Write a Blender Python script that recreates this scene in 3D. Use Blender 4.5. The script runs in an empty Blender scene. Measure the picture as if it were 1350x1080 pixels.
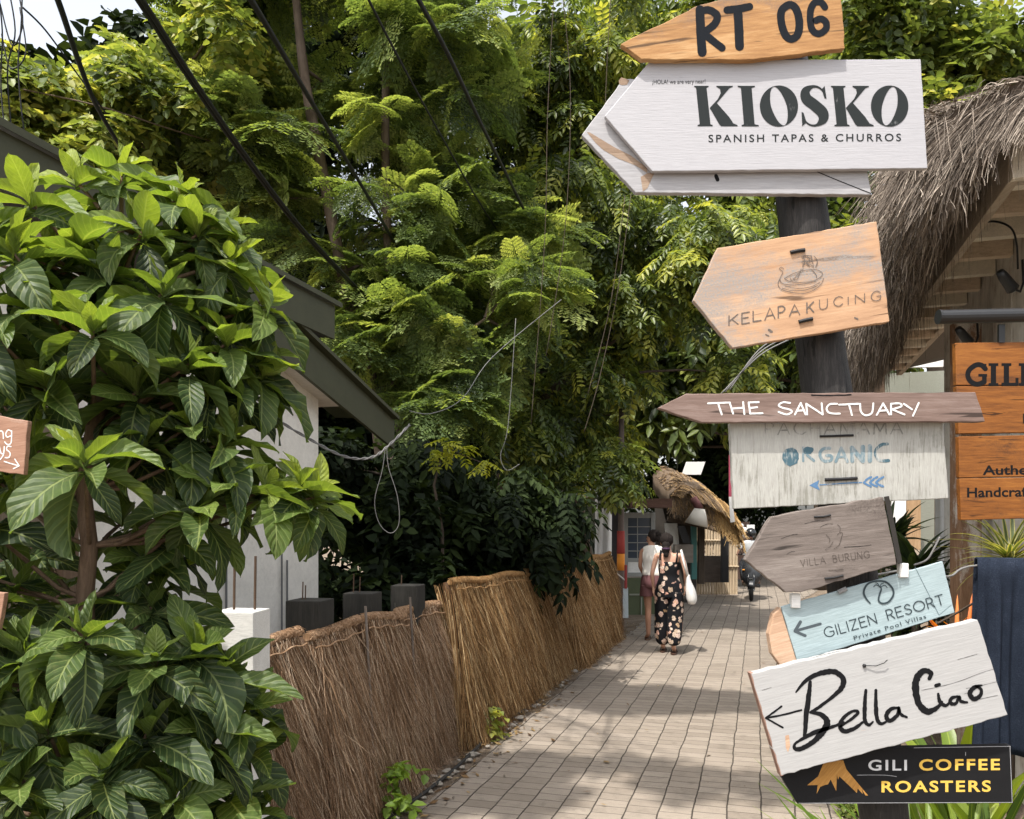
import bpy, bmesh, math, random
import numpy as np
from mathutils import Vector, Matrix

# ------------------------------------------------------------------ camera, sky, sun, exposure
SC = bpy.context.scene
F, CX, HY, CZ = 1085.0, 675.0, 690.0, 1.77          # photo pixels: focal length, centre column, horizon row; eye height
cam_d = bpy.data.cameras.new("camera"); cam = bpy.data.objects.new("camera", cam_d)
SC.collection.objects.link(cam); SC.camera = cam
cam.location = (0, 0, CZ); cam.rotation_euler = (math.pi/2, 0, 0)
cam_d.sensor_width = 36; cam_d.lens = F/1350*36
cam_d.shift_y = (HY-540)/1350
cam_d.clip_start = 0.05; cam_d.clip_end = 2000
SUN = Vector((-0.25, -0.36, 0.88)).normalized()
w = bpy.data.worlds.new("World"); SC.world = w; w.use_nodes = True
wn = w.node_tree; bg = wn.nodes["Background"]
sky = wn.nodes.new("ShaderNodeTexSky"); sky.sky_type = 'NISHITA'; sky.sun_disc = False
sky.sun_elevation = math.asin(SUN.z); sky.sun_rotation = math.atan2(SUN.x, SUN.y)
sky.air_density = 1.3; sky.dust_density = 4.0; sky.ozone_density = 1.0
hs_ = wn.nodes.new('ShaderNodeHueSaturation'); hs_.inputs['Saturation'].default_value = .32      # hazy, whitish tropical sky
wn.links.new(sky.outputs[0], hs_.inputs['Color']); wn.links.new(hs_.outputs[0], bg.inputs[0]); bg.inputs[1].default_value = 0.15
sd = bpy.data.lights.new("sun", 'SUN'); sd.energy = 2.7; sd.angle = math.radians(0.8); sd.color = (1, 0.955, 0.88)
so = bpy.data.objects.new("sun", sd); SC.collection.objects.link(so)
so.rotation_euler = SUN.to_track_quat('Z', 'Y').to_euler(); so.location = (-6, -6, 14)
SC.view_settings.view_transform = 'Standard'; SC.view_settings.look = 'None'
SC.view_settings.exposure = 1.15; SC.view_settings.gamma = 1
SC.render.engine = 'CYCLES'
SC.cycles.max_bounces = 8; SC.cycles.transparent_max_bounces = 8
COL = SC.collection
R = random.Random(7)

# ------------------------------------------------------------------ helpers
def P(px, py, Y):
    return Vector(((px-CX)/F*Y, Y, CZ+(HY-py)/F*Y))
def gY(py): return F*CZ/(py-HY)
U = Vector((0.2874, 0.9578, 0)); N = Vector((0.9578, -0.2874, 0))   # along the path / to its right
O0 = Vector((-0.60, 4.92, 0))                                       # a point on the path's left edge
def Q(u, n, z=0): return O0 + U*u + N*n + Vector((0, 0, z))
ORG = {}
def root(name, loc, label, cat, group=None):
    o = bpy.data.objects.new(name, None); COL.objects.link(o); o.location = loc
    o.empty_display_size = 0.1
    o['label'] = label; o['category'] = cat
    if group: o['group'] = group
    ORG[o] = Vector(loc); return o
def tag(o, label, cat, group=None, kind=None):
    o['label'] = label; o['category'] = cat
    if group: o['group'] = group
    if kind: o['kind'] = kind
    return o
def link(name, me, mat, parent=None, origin=None):
    o = bpy.data.objects.new(name, me); COL.objects.link(o)
    og = ORG[parent] if parent is not None else (Vector(origin) if origin is not None else Vector((0, 0, 0)))
    ORG[o] = og
    if parent is not None: o.parent = parent
    else: o.location = og
    me.transform(Matrix.Translation(-og))
    if mat: me.materials.append(mat)
    return o
class MB:
    def __init__(s): s.v = []; s.f = []
    def add(s, vs, fs):
        k = len(s.v); s.v += [tuple(v) for v in vs]; s.f += [tuple(i+k for i in f) for f in fs]; return s
    def box(s, c, d, m=None):
        x, y, z = (q/2 for q in d)
        vs = [Vector((a*x, b*y, e*z)) for a in (-1, 1) for b in (-1, 1) for e in (-1, 1)]
        if m is not None: vs = [m @ v for v in vs]
        c = Vector(c); vs = [v+c for v in vs]
        return s.add(vs, [(0, 1, 3, 2), (4, 6, 7, 5), (0, 4, 5, 1), (2, 3, 7, 6), (0, 2, 6, 4), (1, 5, 7, 3)])
    def beam(s, a, b, wd, ht, up=(0, 0, 1)):
        a = Vector(a); b = Vector(b); d = (b-a).normalized(); up = Vector(up)
        sx = d.cross(up).normalized(); uz = sx.cross(d).normalized()
        vs = [p+sx*i*wd/2+uz*j*ht/2 for p in (a, b) for i, j in ((-1, -1), (1, -1), (1, 1), (-1, 1))]
        return s.add(vs, [(0, 1, 2, 3), (7, 6, 5, 4), (0, 4, 5, 1), (1, 5, 6, 2), (2, 6, 7, 3), (3, 7, 4, 0)])
    def tube(s, pts, rad, seg=8, cap=True):
        pts = [Vector(p) for p in pts]; n = len(pts)
        if not hasattr(rad, '__len__'): rad = [rad]*n
        vs = []; ref = None
        for i, p in enumerate(pts):
            d = (pts[min(i+1, n-1)]-pts[max(i-1, 0)]).normalized()
            if ref is None: ref = Vector((1, 0, 0)) if abs(d.x) < .8 else Vector((0, 1, 0))
            a = (ref-d*ref.dot(d)).normalized(); b = d.cross(a); ref = a
            for k in range(seg):
                t = 2*math.pi*k/seg; vs.append(p+(a*math.cos(t)+b*math.sin(t))*rad[i])
        fs = [(i*seg+k, i*seg+(k+1) % seg, (i+1)*seg+(k+1) % seg, (i+1)*seg+k) for i in range(n-1) for k in range(seg)]
        if cap: fs += [tuple(range(seg))[::-1], tuple((n-1)*seg+k for k in range(seg))]
        return s.add(vs, fs)
    def grid(s, fn, nu, nv):
        vs = [fn(i/nu, j/nv) for i in range(nu+1) for j in range(nv+1)]
        return s.add(vs, [(i*(nv+1)+j, (i+1)*(nv+1)+j, (i+1)*(nv+1)+j+1, i*(nv+1)+j+1) for i in range(nu) for j in range(nv)])
    def blob(s, c, r, nu=14, nv=9, fn=None):
        c = Vector(c)
        if not hasattr(r, '__len__'): r = (r, r, r)
        def g(a, b):
            t = a*2*math.pi; p = b*math.pi
            d = Vector((math.sin(p)*math.cos(t), math.sin(p)*math.sin(t), math.cos(p)))
            k = fn(d) if fn else 1
            return c+Vector((d.x*r[0], d.y*r[1], d.z*r[2]))*k
        return s.grid(g, nu, nv)
    def build(s, name, mat, parent=None, origin=None, smooth=False, bevel=0):
        me = bpy.data.meshes.new(name); me.from_pydata(s.v, [], s.f); me.update()
        bm = bmesh.new(); bm.from_mesh(me); bmesh.ops.remove_doubles(bm, verts=bm.verts, dist=1e-6)
        bmesh.ops.recalc_face_normals(bm, faces=bm.faces); bm.to_mesh(me); bm.free()
        if smooth:
            for p in me.polygons: p.use_smooth = True
        o = link(name, me, mat, parent, origin)
        if bevel:
            md = o.modifiers.new("bevel", 'BEVEL'); md.width = bevel; md.segments = 2; md.limit_method = 'ANGLE'; md.angle_limit = math.radians(50)
        return o
def np_mesh(name, V, Fq, mat, parent=None, origin=None, attrs=None, smooth=False):
    V = np.asarray(V, dtype=np.float32); Fq = np.asarray(Fq, dtype=np.int32); k = Fq.shape[1]
    me = bpy.data.meshes.new(name); me.vertices.add(len(V)); me.vertices.foreach_set("co", V.ravel())
    me.loops.add(Fq.size); me.loops.foreach_set("vertex_index", Fq.ravel())
    me.polygons.add(len(Fq)); me.polygons.foreach_set("loop_start", np.arange(0, Fq.size, k, dtype=np.int32))
    if smooth: me.polygons.foreach_set("use_smooth", np.ones(len(Fq), dtype=bool))
    for an, av in (attrs or {}).items():
        at = me.attributes.new(an, 'FLOAT', 'POINT'); at.data.foreach_set("value", np.asarray(av, dtype=np.float32).ravel())
    me.update(calc_edges=True)
    return link(name, me, mat, parent, origin)
def copy_tree(o, parent=None):
    c = o.copy(); COL.objects.link(c)
    if parent: c.parent = parent
    for ch in list(o.children): copy_tree(ch, c)
    return c

# ------------------------------------------------------------------ materials
class NT:
    def __init__(s, name, rough=0.7, spec=0.3):
        s.m = bpy.data.materials.new(name); s.m.use_nodes = True; s.t = s.m.node_tree
        s.b = s.t.nodes["Principled BSDF"]; s.b.inputs['Roughness'].default_value = rough
        s.b.inputs['Specular IOR Level'].default_value = spec
        s.o = s.t.nodes["Material Output"]
    def n(s, typ, **kw):
        nd = s.t.nodes.new(typ)
        for k, v in kw.items(): setattr(nd, k, v)
        return nd
    def put(s, sock, v):
        if isinstance(v, bpy.types.NodeSocket): s.t.links.new(v, sock)
        elif isinstance(v, (tuple, list)) and len(v) == 3 and sock.type == 'RGBA': sock.default_value = (*v, 1)
        else: sock.default_value = v
    def co(s, scale=(1, 1, 1), rot=(0, 0, 0), loc=(0, 0, 0)):
        tc = s.n("ShaderNodeTexCoord"); mp = s.n("ShaderNodeMapping")
        r0 = s.n("ShaderNodeMapping"); r0.inputs['Rotation'].default_value = rot; r0.inputs['Location'].default_value = loc
        s.t.links.new(tc.outputs['Object'], r0.inputs[0]); s.t.links.new(r0.outputs[0], mp.inputs[0])
        mp.inputs['Scale'].default_value = scale; return mp.outputs[0]
    def noise(s, co, scale=5, detail=5, rough=.6, dist=0):
        nd = s.n("ShaderNodeTexNoise"); s.put(nd.inputs['Vector'], co); nd.inputs['Scale'].default_value = scale
        nd.inputs['Detail'].default_value = detail; nd.inputs['Roughness'].default_value = rough; nd.inputs['Distortion'].default_value = dist
        return nd.outputs['Fac']
    def vor(s, co, scale=5, feature='F1', out='Distance'):
        nd = s.n("ShaderNodeTexVoronoi", feature=feature); s.put(nd.inputs['Vector'], co); nd.inputs['Scale'].default_value = scale
        return nd.outputs[out]
    def attr(s, name):
        nd = s.n("ShaderNodeAttribute"); nd.attribute_name = name; return nd.outputs['Fac']
    def mr(s, v, a, b, c=0.0, d=1.0):
        nd = s.n("ShaderNodeMapRange"); nd.clamp = True; s.put(nd.inputs[0], v)
        for i, x in enumerate((a, b, c, d)): nd.inputs[1+i].default_value = x
        return nd.outputs[0]
    def math(s, op, a, b=0.0, c=0.0):
        nd = s.n("ShaderNodeMath", operation=op); s.put(nd.inputs[0], a); s.put(nd.inputs[1], b); s.put(nd.inputs[2], c); return nd.outputs[0]
    def mix(s, f, a, b, blend='MIX'):
        nd = s.n("ShaderNodeMix", data_type='RGBA', blend_type=blend); s.put(nd.inputs[0], f); s.put(nd.inputs[6], a); s.put(nd.inputs[7], b); return nd.outputs[2]
    def ramp(s, f, stops):
        nd = s.n("ShaderNodeValToRGB"); s.put(nd.inputs[0], f); e = nd.color_ramp.elements
        while len(e) < len(stops): e.new(0.5)
        for el, (p, c) in zip(e, stops): el.position = p; el.color = (*c, 1)
        return nd.outputs[0]
    def bump(s, h, strength=.4, dist=.002):
        nd = s.n("ShaderNodeBump"); s.put(nd.inputs['Height'], h); nd.inputs['Strength'].default_value = strength; nd.inputs['Distance'].default_value = dist
        s.t.links.new(nd.outputs[0], s.b.inputs['Normal']); return nd
    def base(s, c): s.put(s.b.inputs['Base Color'], c); return s
    def rough(s, c): s.put(s.b.inputs['Roughness'], c); return s

def m_flat(name, c, rough=.6, var=.25, scale=12, spec=.3, bump=.15, metal=0):
    t = NT(name, rough, spec); co = t.co(); n = t.noise(co, scale, 6, .65); n2 = t.noise(co, scale*9, 4, .6)
    d = tuple(max(0, x*(1-var)) for x in c); l = tuple(min(1, x*(1+var)) for x in c)
    t.base(t.mix(t.math('MULTIPLY_ADD', n2, .35, t.math('MULTIPLY', n, .65)), d, l)); t.bump(n2, bump, .002)
    t.b.inputs['Metallic'].default_value = metal; return t.m
def m_wood(name, dark, mid, light, ang=0.0, axis='x', grain=26, crack=.0, stain=None, stain_amt=.5, rough=.75, stain_scale=6, streak=.5, bump=.5):
    """grain runs along the local axis given (x, y or z), turned by ang in the XZ plane"""
    t = NT(name, rough, .25); rot = (0, ang, 0)
    st = {'x': (.07, 1, 1), 'y': (1, .07, 1), 'z': (1, 1, .07)}[axis]
    co = t.co(st, rot); wob = t.noise(t.co((1, 1, 1), rot), 3, 2)
    g = t.noise(co, grain*2.6, 10, .72, .5); g2 = t.noise(co, grain*11, 6, .75); big = t.noise(t.co((.35, 1, 1) if axis == 'x' else (1, 1, .35), rot), 7, 4, .6)
    f = t.math('MULTIPLY_ADD', g2, .36, t.math('MULTIPLY_ADD', big, .26, t.math('MULTIPLY', g, .42)))
    c = t.ramp(f, [(.36, dark), (.47, tuple(.35*x+.65*y for x, y in zip(dark, mid))), (.53, mid), (.68, light)])
    if crack > 0:
        ck = t.noise(t.co(tuple(x*.6 for x in st), rot, (3, 1, 2)), grain*4.5, 3, .5, 1.0)
        k = t.mr(ck, .66-crack*.12, .70-crack*.1, 0, .8)
        c = t.mix(k, c, tuple(x*.22 for x in dark))
    if stain:
        sn = t.noise(t.co((.45, 1, 1) if axis == 'x' else (1, 1, .45), rot, (1.7, 0, 4.1)), stain_scale, 7, .72)
        sp = t.noise(t.co(), 210, 3, .6)
        k = t.math('MULTIPLY', t.mr(sn, .62-stain_amt*.25, .70-stain_amt*.2), t.mr(sp, .35, .6, .35, 1))
        c = t.mix(k, c, stain)
    t.base(c); t.bump(t.math('ADD', g2, g), bump, .0015); return t.m
def m_paint(name, c, under, wear=.3, ang=0.0, axis='x', rough=.55, dirt=.3, dirtc=(.2, .18, .15), grain=30, streak=.72):
    t = NT(name, rough, .35); rot = (0, ang, 0)
    st = {'x': (.06, 1, 1), 'y': (1, .06, 1), 'z': (1, 1, .06)}[axis]
    g = t.noise(t.co(st, rot), grain, 8, .7, .3); fine = t.noise(t.co(st, rot), grain*7, 4, .7); bl = t.noise(t.co(), 5, 6, .65)
    cc = t.mix(t.mr(fine, .32, .66), tuple(x*streak for x in c), c)
    cc = t.mix(t.mr(t.math('MULTIPLY', bl, t.mr(g, .3, .7, .5, 1.2)), .28, .75, 0, dirt), cc, dirtc)
    sp = t.noise(t.co(st, rot, (2, 0, 5)), grain*1.6, 7, .75, .4)
    k = t.mr(t.math('MULTIPLY_ADD', bl, .45, t.math('MULTIPLY', sp, .55)), .66-wear*.22, .70-wear*.18)
    cc = t.mix(k, cc, under)
    t.base(cc); t.bump(t.math('MULTIPLY_ADD', k, -.6, t.math('MULTIPLY_ADD', g, .7, fine)), .45, .0014); return t.m
def m_leaf(name, stops, transl=.35, rough=.45, spec=.35, tcol=1.5):
    t = NT(name, rough, spec); c = t.ramp(t.attr("tint"), stops)
    t.base(c)
    tr = t.n("ShaderNodeBsdfTranslucent"); cc = t.mix(1.0, c, (tcol*1.05, tcol, tcol*.45), 'MULTIPLY'); t.put(tr.inputs[0], cc)
    mx = t.n("ShaderNodeMixShader"); mx.inputs[0].default_value = transl
    t.t.links.new(t.b.outputs[0], mx.inputs[1]); t.t.links.new(tr.outputs[0], mx.inputs[2]); t.t.links.new(mx.outputs[0], t.o.inputs[0])
    return t.m
def m_noni():
    t = NT("noni_leaf", .50, .38)
    u = t.attr("lu"); v = t.attr("lv"); tint = t.attr("tint")
    au = t.math('ABSOLUTE', u)
    ph = t.math('FRACT', t.math('SUBTRACT', t.math('MULTIPLY', v, 8.5), t.math('MULTIPLY', t.math('POWER', au, .8), 2.0)))
    dv = t.math('ABSOLUTE', t.math('SUBTRACT', ph, .5))
    side = t.mr(dv, .40, .48); mid = t.mr(au, .03, .075, 1, 0)
    vein = t.math('MAXIMUM', t.math('MULTIPLY', side, .55), mid)
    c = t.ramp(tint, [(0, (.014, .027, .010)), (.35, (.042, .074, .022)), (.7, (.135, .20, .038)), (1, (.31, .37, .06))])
    nz = t.noise(t.co(), 60, 4, .6)
    c = t.mix(t.mr(nz, .35, .7, 0, .4), c, (.03, .055, .02))
    du = t.noise(t.co(), 19, 6, .75); c = t.mix(t.mr(du, .54, .70, 0, .45), c, (.17, .17, .07)); sp_ = t.noise(t.co(), 130, 3, .7); c = t.mix(t.mr(sp_, .66, .72, 0, .7), c, (.14, .09, .03))
    c = t.mix(t.math('MULTIPLY', vein, .55), c, (.36, .42, .16))
    geo = t.n("ShaderNodeNewGeometry")
    c = t.mix(t.math('MULTIPLY', geo.outputs['Backfacing'], .45), c, (.13, .19, .06))
    t.base(c); t.bump(t.math('ADD', t.mr(dv, 0, .5, 1, 0), t.math('MULTIPLY', mid, -.6)), .6, .004)
    tr = t.n("ShaderNodeBsdfTranslucent"); t.put(tr.inputs[0], t.mix(1.0, c, (1.8, 1.75, .5), 'MULTIPLY'))
    mx = t.n("ShaderNodeMixShader"); mx.inputs[0].default_value = .42
    t.t.links.new(t.b.outputs[0], mx.inputs[1]); t.t.links.new(tr.outputs[0], mx.inputs[2]); t.t.links.new(mx.outputs[0], t.o.inputs[0])
    return t.m
def m_straw(name, stops, rough=.7):
    t = NT(name, rough, .2); c = t.ramp(t.attr("tint"), stops); n = t.noise(t.co((1, 1, .15)), 90, 4)
    t.base(t.mix(t.mr(n, .35, .65, 0, .35), c, tuple(x*.45 for x in stops[0][1]))); return t.m
def m_bark(name, dark, light, scale=14):
    t = NT(name, .85, .15); n = t.noise(t.co((1, 1, .22)), scale, 8, .7, .5); b = t.noise(t.co(), 3, 4)
    t.base(t.ramp(t.math('MULTIPLY_ADD', b, .3, t.math('MULTIPLY', n, .7)), [(.3, dark), (.7, light)])); t.bump(n, .9, .012); return t.m

# ------------------------------------------------------------------ ground and path
def m_pavers():
    t = NT("grey_pavers", .82, .2)
    rz = -math.radians(73.3); rot = (0, 0, rz)
    co = t.co((1, 1, 1), rot)
    nv = t.n("ShaderNodeTexNoise"); t.put(nv.inputs['Vector'], co); nv.inputs['Scale'].default_value = 3.2; nv.inputs['Detail'].default_value = 3
    sub = t.n("ShaderNodeVectorMath", operation='SUBTRACT'); t.t.links.new(nv.outputs['Color'], sub.inputs[0]); sub.inputs[1].default_value = (.5, .5, .5)
    sc = t.n("ShaderNodeVectorMath", operation='MULTIPLY_ADD'); t.t.links.new(sub.outputs[0], sc.inputs[0]); sc.inputs[1].default_value = (.028, .034, 0); t.put(sc.inputs[2], co)
    def brick(mort, c1, c2, cm):
        b = t.n("ShaderNodeTexBrick"); b.offset = .5; b.squash = 1; t.t.links.new(sc.outputs[0], b.inputs['Vector'])
        b.inputs['Scale'].default_value = 1; b.inputs['Brick Width'].default_value = .125; b.inputs['Row Height'].default_value = .2
        b.inputs['Mortar Size'].default_value = mort; b.inputs['Mortar Smooth'].default_value = .35; b.inputs['Bias'].default_value = 0
        t.put(b.inputs['Color1'], c1); t.put(b.inputs['Color2'], c2); t.put(b.inputs['Mortar'], cm); return b
    b = brick(.0042, (.245, .205, .166), (.335, .286, .236), (.055, .046, .038))
    fine = t.noise(t.co(), 160, 5, .7); mid = t.noise(t.co(), 9, 6, .65); big = t.noise(t.co(), 1.1, 5, .6)
    sx = t.n("ShaderNodeSeparateXYZ"); t.t.links.new(sc.outputs[0], sx.inputs[0])
    fy = t.math('ABSOLUTE', t.math('SUBTRACT', t.math('FRACT', t.math('ADD', t.math('MULTIPLY', sx.outputs[1], 5.0), .5)), .5))
    jn = t.noise(t.co(), 14, 3); line = t.math('MULTIPLY', t.mr(fy, .010, .030, .8, 0), t.mr(jn, .32, .55, .55, 1))
    c = t.mix(t.mr(fine, .3, .7, 0, .45), b.outputs['Color'], (.10, .084, .068))
    c = t.mix(t.mr(mid, .52, .72, 0, .5), c, (.11, .094, .077))
    c = t.mix(t.mr(big, .45, .68, 0, .40), c, (.31, .265, .22))
    # scuffed cross scratches
    st = t.noise(t.co((.12, 1, 1), (0, 0, rz+math.pi/2)), 70, 5, .6)
    c = t.mix(t.mr(st, .56, .70, 0, .45), c, (.11, .095, .08))
    c = t.mix(line, c, (.040, .034, .028))
    # leaf-litter specks
    sp = t.vor(t.co(), 7.5); spn = t.noise(t.co(), 22, 2)
    c = t.mix(t.math('MULTIPLY', t.mr(sp, .045, .075, 1, 0), t.mr(spn, .55, .6)), c, (.07, .045, .025))
    t.base(c)
    h = t.math('MULTIPLY_ADD', fine, .25, t.math('MULTIPLY_ADD', line, -1.2, t.math('MULTIPLY_ADD', b.outputs['Fac'], -.6, t.math('MULTIPLY', mid, .35)))); t.bump(h, .8, .006)
    return t.m
def m_soil():
    t = NT("sandy_soil", .95, .1)
    n = t.noise(t.co(), 4, 8, .7); f = t.noise(t.co(), 70, 6, .75); v = t.vor(t.co(), 55)
    c = t.ramp(t.math('MULTIPLY_ADD', f, .5, t.math('MULTIPLY', n, .5)), [(.3, (.07, .052, .038)), (.5, (.20, .155, .115)), (.72, (.40, .33, .25))])
    t.base(c); t.bump(t.math('MULTIPLY_ADD', v, .5, f), .9, .02); return t.m
M_PAV = m_pavers(); M_SOIL = m_soil()
g = MB()
def soil_fn(a, b):
    x = -150+300*(a if False else a); y = -60+400*b
    return Vector((x, y, -.012))
g.add([(-220, -80, -.012), (220, -80, -.012), (220, 420, -.012), (-220, 420, -.012)], [(0, 1, 2, 3)])
o = g.build('ground', M_SOIL); o['kind'] = 'structure'
g = MB()
rr = random.Random(3)
pv = []
def jag(k): return rr.uniform(-.03, .03)
k0, k1, st = -7.0, 60.0, .21
nn = int((k1-k0)/st)
for i in range(nn+1):
    u = k0+i*st; bend = 0 if u < 14 else -.012*(u-14)**2*.6
    wid = 2.5 if u < 14 else 2.5+min(3, (u-14)*.25)
    a = Q(u, bend-.02+jag(0)); b = Q(u, bend+wid+jag(0))
    pv += [a, b]
g.add(pv, [(2*i, 2*i+1, 2*i+3, 2*i+2) for i in range(nn)])
o = g.build('path', M_PAV, None, tuple(O0)); o['kind'] = 'structure'
# loose stones and rubble along the fence foot
M_STONE = m_flat("pale_stone", (.30, .27, .23), .9, .4, 30)
g = MB()
for i in range(260):
    u = rr.uniform(-1.2, 9); n_ = -.06-abs(rr.gauss(0, .07)); r = rr.choice([.006, .008, .012, .018, .028])*rr.uniform(.7, 1.3)
    c = Q(u, n_, r*.35)
    g.blob(c, (r*rr.uniform(.8, 1.5), r, r*.6), 6, 4, lambda d: 1+.25*math.sin(7*d.x+5*d.y+i))
o = g.build('gravel', M_STONE); tag(o, 'loose pale stones strewn along the foot of the thatch fence', 'gravel', kind='stuff')
# dry fallen leaves at the path edge
M_LITTER = m_leaf("dry_litter", [(0, (.05, .03, .018)), (.5, (.16, .09, .04)), (1, (.34, .24, .11))], .1)
def leaf_litter():
    V = []; Fq = []; T = []
    for i in range(1100):
        q = rr.random()
        if q < .8: u = rr.uniform(-1.4, 10); n_ = -.10+abs(rr.gauss(0, .13))*rr.choice([-1, 1])
        else: u = rr.uniform(-1.2, 14); n_ = rr.uniform(0, 2.5)
        if q > .9: u = rr.uniform(9, 15); n_ = -rr.uniform(0, 2)
        c = Q(u, n_, .006+rr.random()*.012); a = rr.uniform(0, 6.28); l = rr.uniform(.012, .04); wd = l*rr.uniform(.2, .55)
        d = Vector((math.cos(a), math.sin(a), rr.uniform(-.2, .3)))*l; s = Vector((-math.sin(a), math.cos(a), rr.uniform(-.3, .3)))*wd
        k = len(V); V += [c-d, c+s, c+d, c-s]; Fq.append((k, k+1, k+2, k+3)); T += [rr.random()]*4
    V = [(v.x, v.y, max(v.z, .003)) for v in V]
    o = np_mesh('leaf_litter', V, Fq, M_LITTER, attrs={'tint': T}); tag(o, 'dry brown leaves and bits scattered over the paver path edge', 'litter', kind='stuff')
leaf_litter()
g = MB(); pts = [Q(u, -.12+.03*math.sin(u*2.1), .018) for u in np.linspace(-.6, 3.4, 22)]
g.tube(pts, .013, 7); o = g.build('pipe', m_flat("black_pipe", (.03, .028, .026), .6), None, tuple(pts[0]), True)
tag(o, 'thin black pipe lying on the soil beside the paver edge', 'pipe')

# ------------------------------------------------------------------ ribbons of straw
def ribbons(paths, width, tint, side=None, rng=None):
    """paths (n,k,3) -> flat tapered blades"""
    n, k, _ = paths.shape
    d = np.gradient(paths, axis=1); d /= np.linalg.norm(d, axis=2, keepdims=True)+1e-9
    if side is None:
        r = rng.normal(size=(n, 1, 3)); side = np.cross(d, r)
    side = side/(np.linalg.norm(side, axis=2, keepdims=True)+1e-9)
    tp = np.linspace(1, .35, k)[None, :, None]
    W = width[:, None, None]*.5*tp
    V = np.stack([paths-side*W, paths+side*W], axis=2).reshape(n*k*2, 3)
    b = (np.arange(n)*k*2)[:, None]+(np.arange(k-1)*2)[None, :]
    Fq = np.stack([b, b+1, b+3, b+2], axis=2).reshape(-1, 4)
    T = np.repeat(tint, k*2)
    return V, Fq, T
def fX(Y): return -1.16+.31*(Y-3.84)
FD = Vector((.31, 1, 0)).normalized(); FN = Vector((FD.y, -FD.x, 0))     # along the fence, out towards the path
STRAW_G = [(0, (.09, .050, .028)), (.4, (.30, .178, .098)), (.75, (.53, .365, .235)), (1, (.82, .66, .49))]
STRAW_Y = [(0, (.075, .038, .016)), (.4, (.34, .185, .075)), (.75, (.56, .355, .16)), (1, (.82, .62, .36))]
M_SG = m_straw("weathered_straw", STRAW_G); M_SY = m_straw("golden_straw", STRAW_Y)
def thatch_panel(parent, Ya, Yb, ha, hb, mat, seed, dens=2300, label=None, flare=.13, sag=.0, wmm=(2.6, 5.2), inset=0.0):
    rng = np.random.default_rng(seed)
    A = Vector((fX(Ya), Ya, 0)); B = Vector((fX(Yb), Yb, 0)); L = (B-A).length
    A_ = np.array(A); D = np.array(FD); NN = np.array(FN)
    ph = rng.uniform(0, 6, 4)
    def bulge(s, t):
        e = np.minimum(s, 1-s)*L
        return -.10-inset+flare*np.power(np.clip(t, 0, 1), .75)+.016*np.sin(s*L*6+ph[0]+t*3)+.012*np.sin(s*L*17+ph[1]-t*5)*t-.035*np.exp(-e/.06)
    def top(s): return ha+(hb-ha)*s+.012*np.sin(s*L*5+ph[2])
    def S(s, t, out=0, du=0):
        z = top(s)*(1-t)
        q = A_+np.outer(s*L+du, D)+np.outer(bulge(s, t)+out, NN); q[:, 2] = np.maximum(z, .004); return q
    # closed backing body
    ns, nt = max(6, int(L/.06)), 14
    ss, tt = np.meshgrid(np.linspace(0, 1, ns+1), np.linspace(0, 1, nt+1), indexing='ij')
    fr = S(ss.ravel(), tt.ravel(), -.012); bk = A_+np.outer(ss.ravel()*L, D)+np.outer(np.full(ss.size, -.17-inset), NN); bk[:, 2] = np.maximum((top(ss)*(1-tt)).ravel(), .004)
    V0 = np.vstack([fr, bk]); m = ss.size
    idx = lambda i, j: i*(nt+1)+j
    F0 = [(idx(i, j), idx(i+1, j), idx(i+1, j+1), idx(i, j+1)) for i in range(ns) for j in range(nt)]
    F0 += [tuple(m+q for q in f[::-1]) for f in F0[:]]
    for j in range(nt): F0 += [(idx(0, j), idx(0, j+1), m+idx(0, j+1), m+idx(0, j)), (idx(ns, j+1), idx(ns, j), m+idx(ns, j), m+idx(ns, j+1))]
    for i in range(ns): F0 += [(idx(i+1, 0), idx(i, 0), m+idx(i, 0), m+idx(i+1, 0))]
    T0 = np.full(len(V0), .0)
    n = int(L*1.25*dens); k = 5
    s0 = rng.uniform(-.01, 1.01, n); t0 = rng.beta(.9, 1.2, n)*.93; t0[: n//6] = rng.uniform(0, .05, n//6)
    ln = rng.uniform(.16, .52, n); drift = rng.normal(.20, .20, n)*ln; lift = np.abs(rng.normal(0, .040, n))*(rng.random(n) < .8)+.004
    curl = rng.normal(0, .02, n)
    P_ = np.zeros((n, k, 3))
    for q in range(k):
        f = q/(k-1); t = np.minimum(t0+ln*f, .998)
        P_[:, q, :] = S(np.clip(s0, -.02, 1.02), t, .004+lift*f**1.5, drift*f+curl*math.sin(f*5))
    ne = 420; tE = rng.uniform(0, .9, ne); lE = rng.uniform(.15, .4, ne); dE = rng.uniform(0, .13, ne); oE = rng.uniform(.0, .02, ne); xE = np.zeros((ne, k, 3))
    for q in range(k):
        f = q/(k-1); xE[:, q, :] = S(np.zeros(ne), np.minimum(tE+lE*f, .998), .004, -.006-oE*(1+f)); xE[:, q, :] -= np.outer(dE*(1-.3*f), NN)
    P_ = np.vstack([P_, xE]); n += ne
    wid = rng.uniform(*wmm, n)*.001*np.where(rng.random(n) < .1, 1.6, 1)
    tint = np.where(rng.random(n) < .12, rng.uniform(.85, 1, n), np.clip(rng.beta(1.05, 1.7, n), 0, 1))
    V1, F1, T1 = ribbons(P_, wid, tint, rng=rng)
    o = np_mesh('fence_panel', np.vstack([V0, V1]), np.vstack([np.array(F0), F1+len(V0)]), mat, parent, attrs={'tint': np.concatenate([T0, T1])})
    if label: o['label'] = label
    # rolled straw binding over the top rail
    g = MB(); pts = []
    for f in np.linspace(.0, 1, 14):
        q = A+FD*(L*f)+FN*(-.115-inset); q.z = float(top(f))+.004; pts.append(q)
    g.tube(pts, [.026+.004*math.sin(i*2.2+seed) for i in range(14)], 8)
    tw = []
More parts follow.
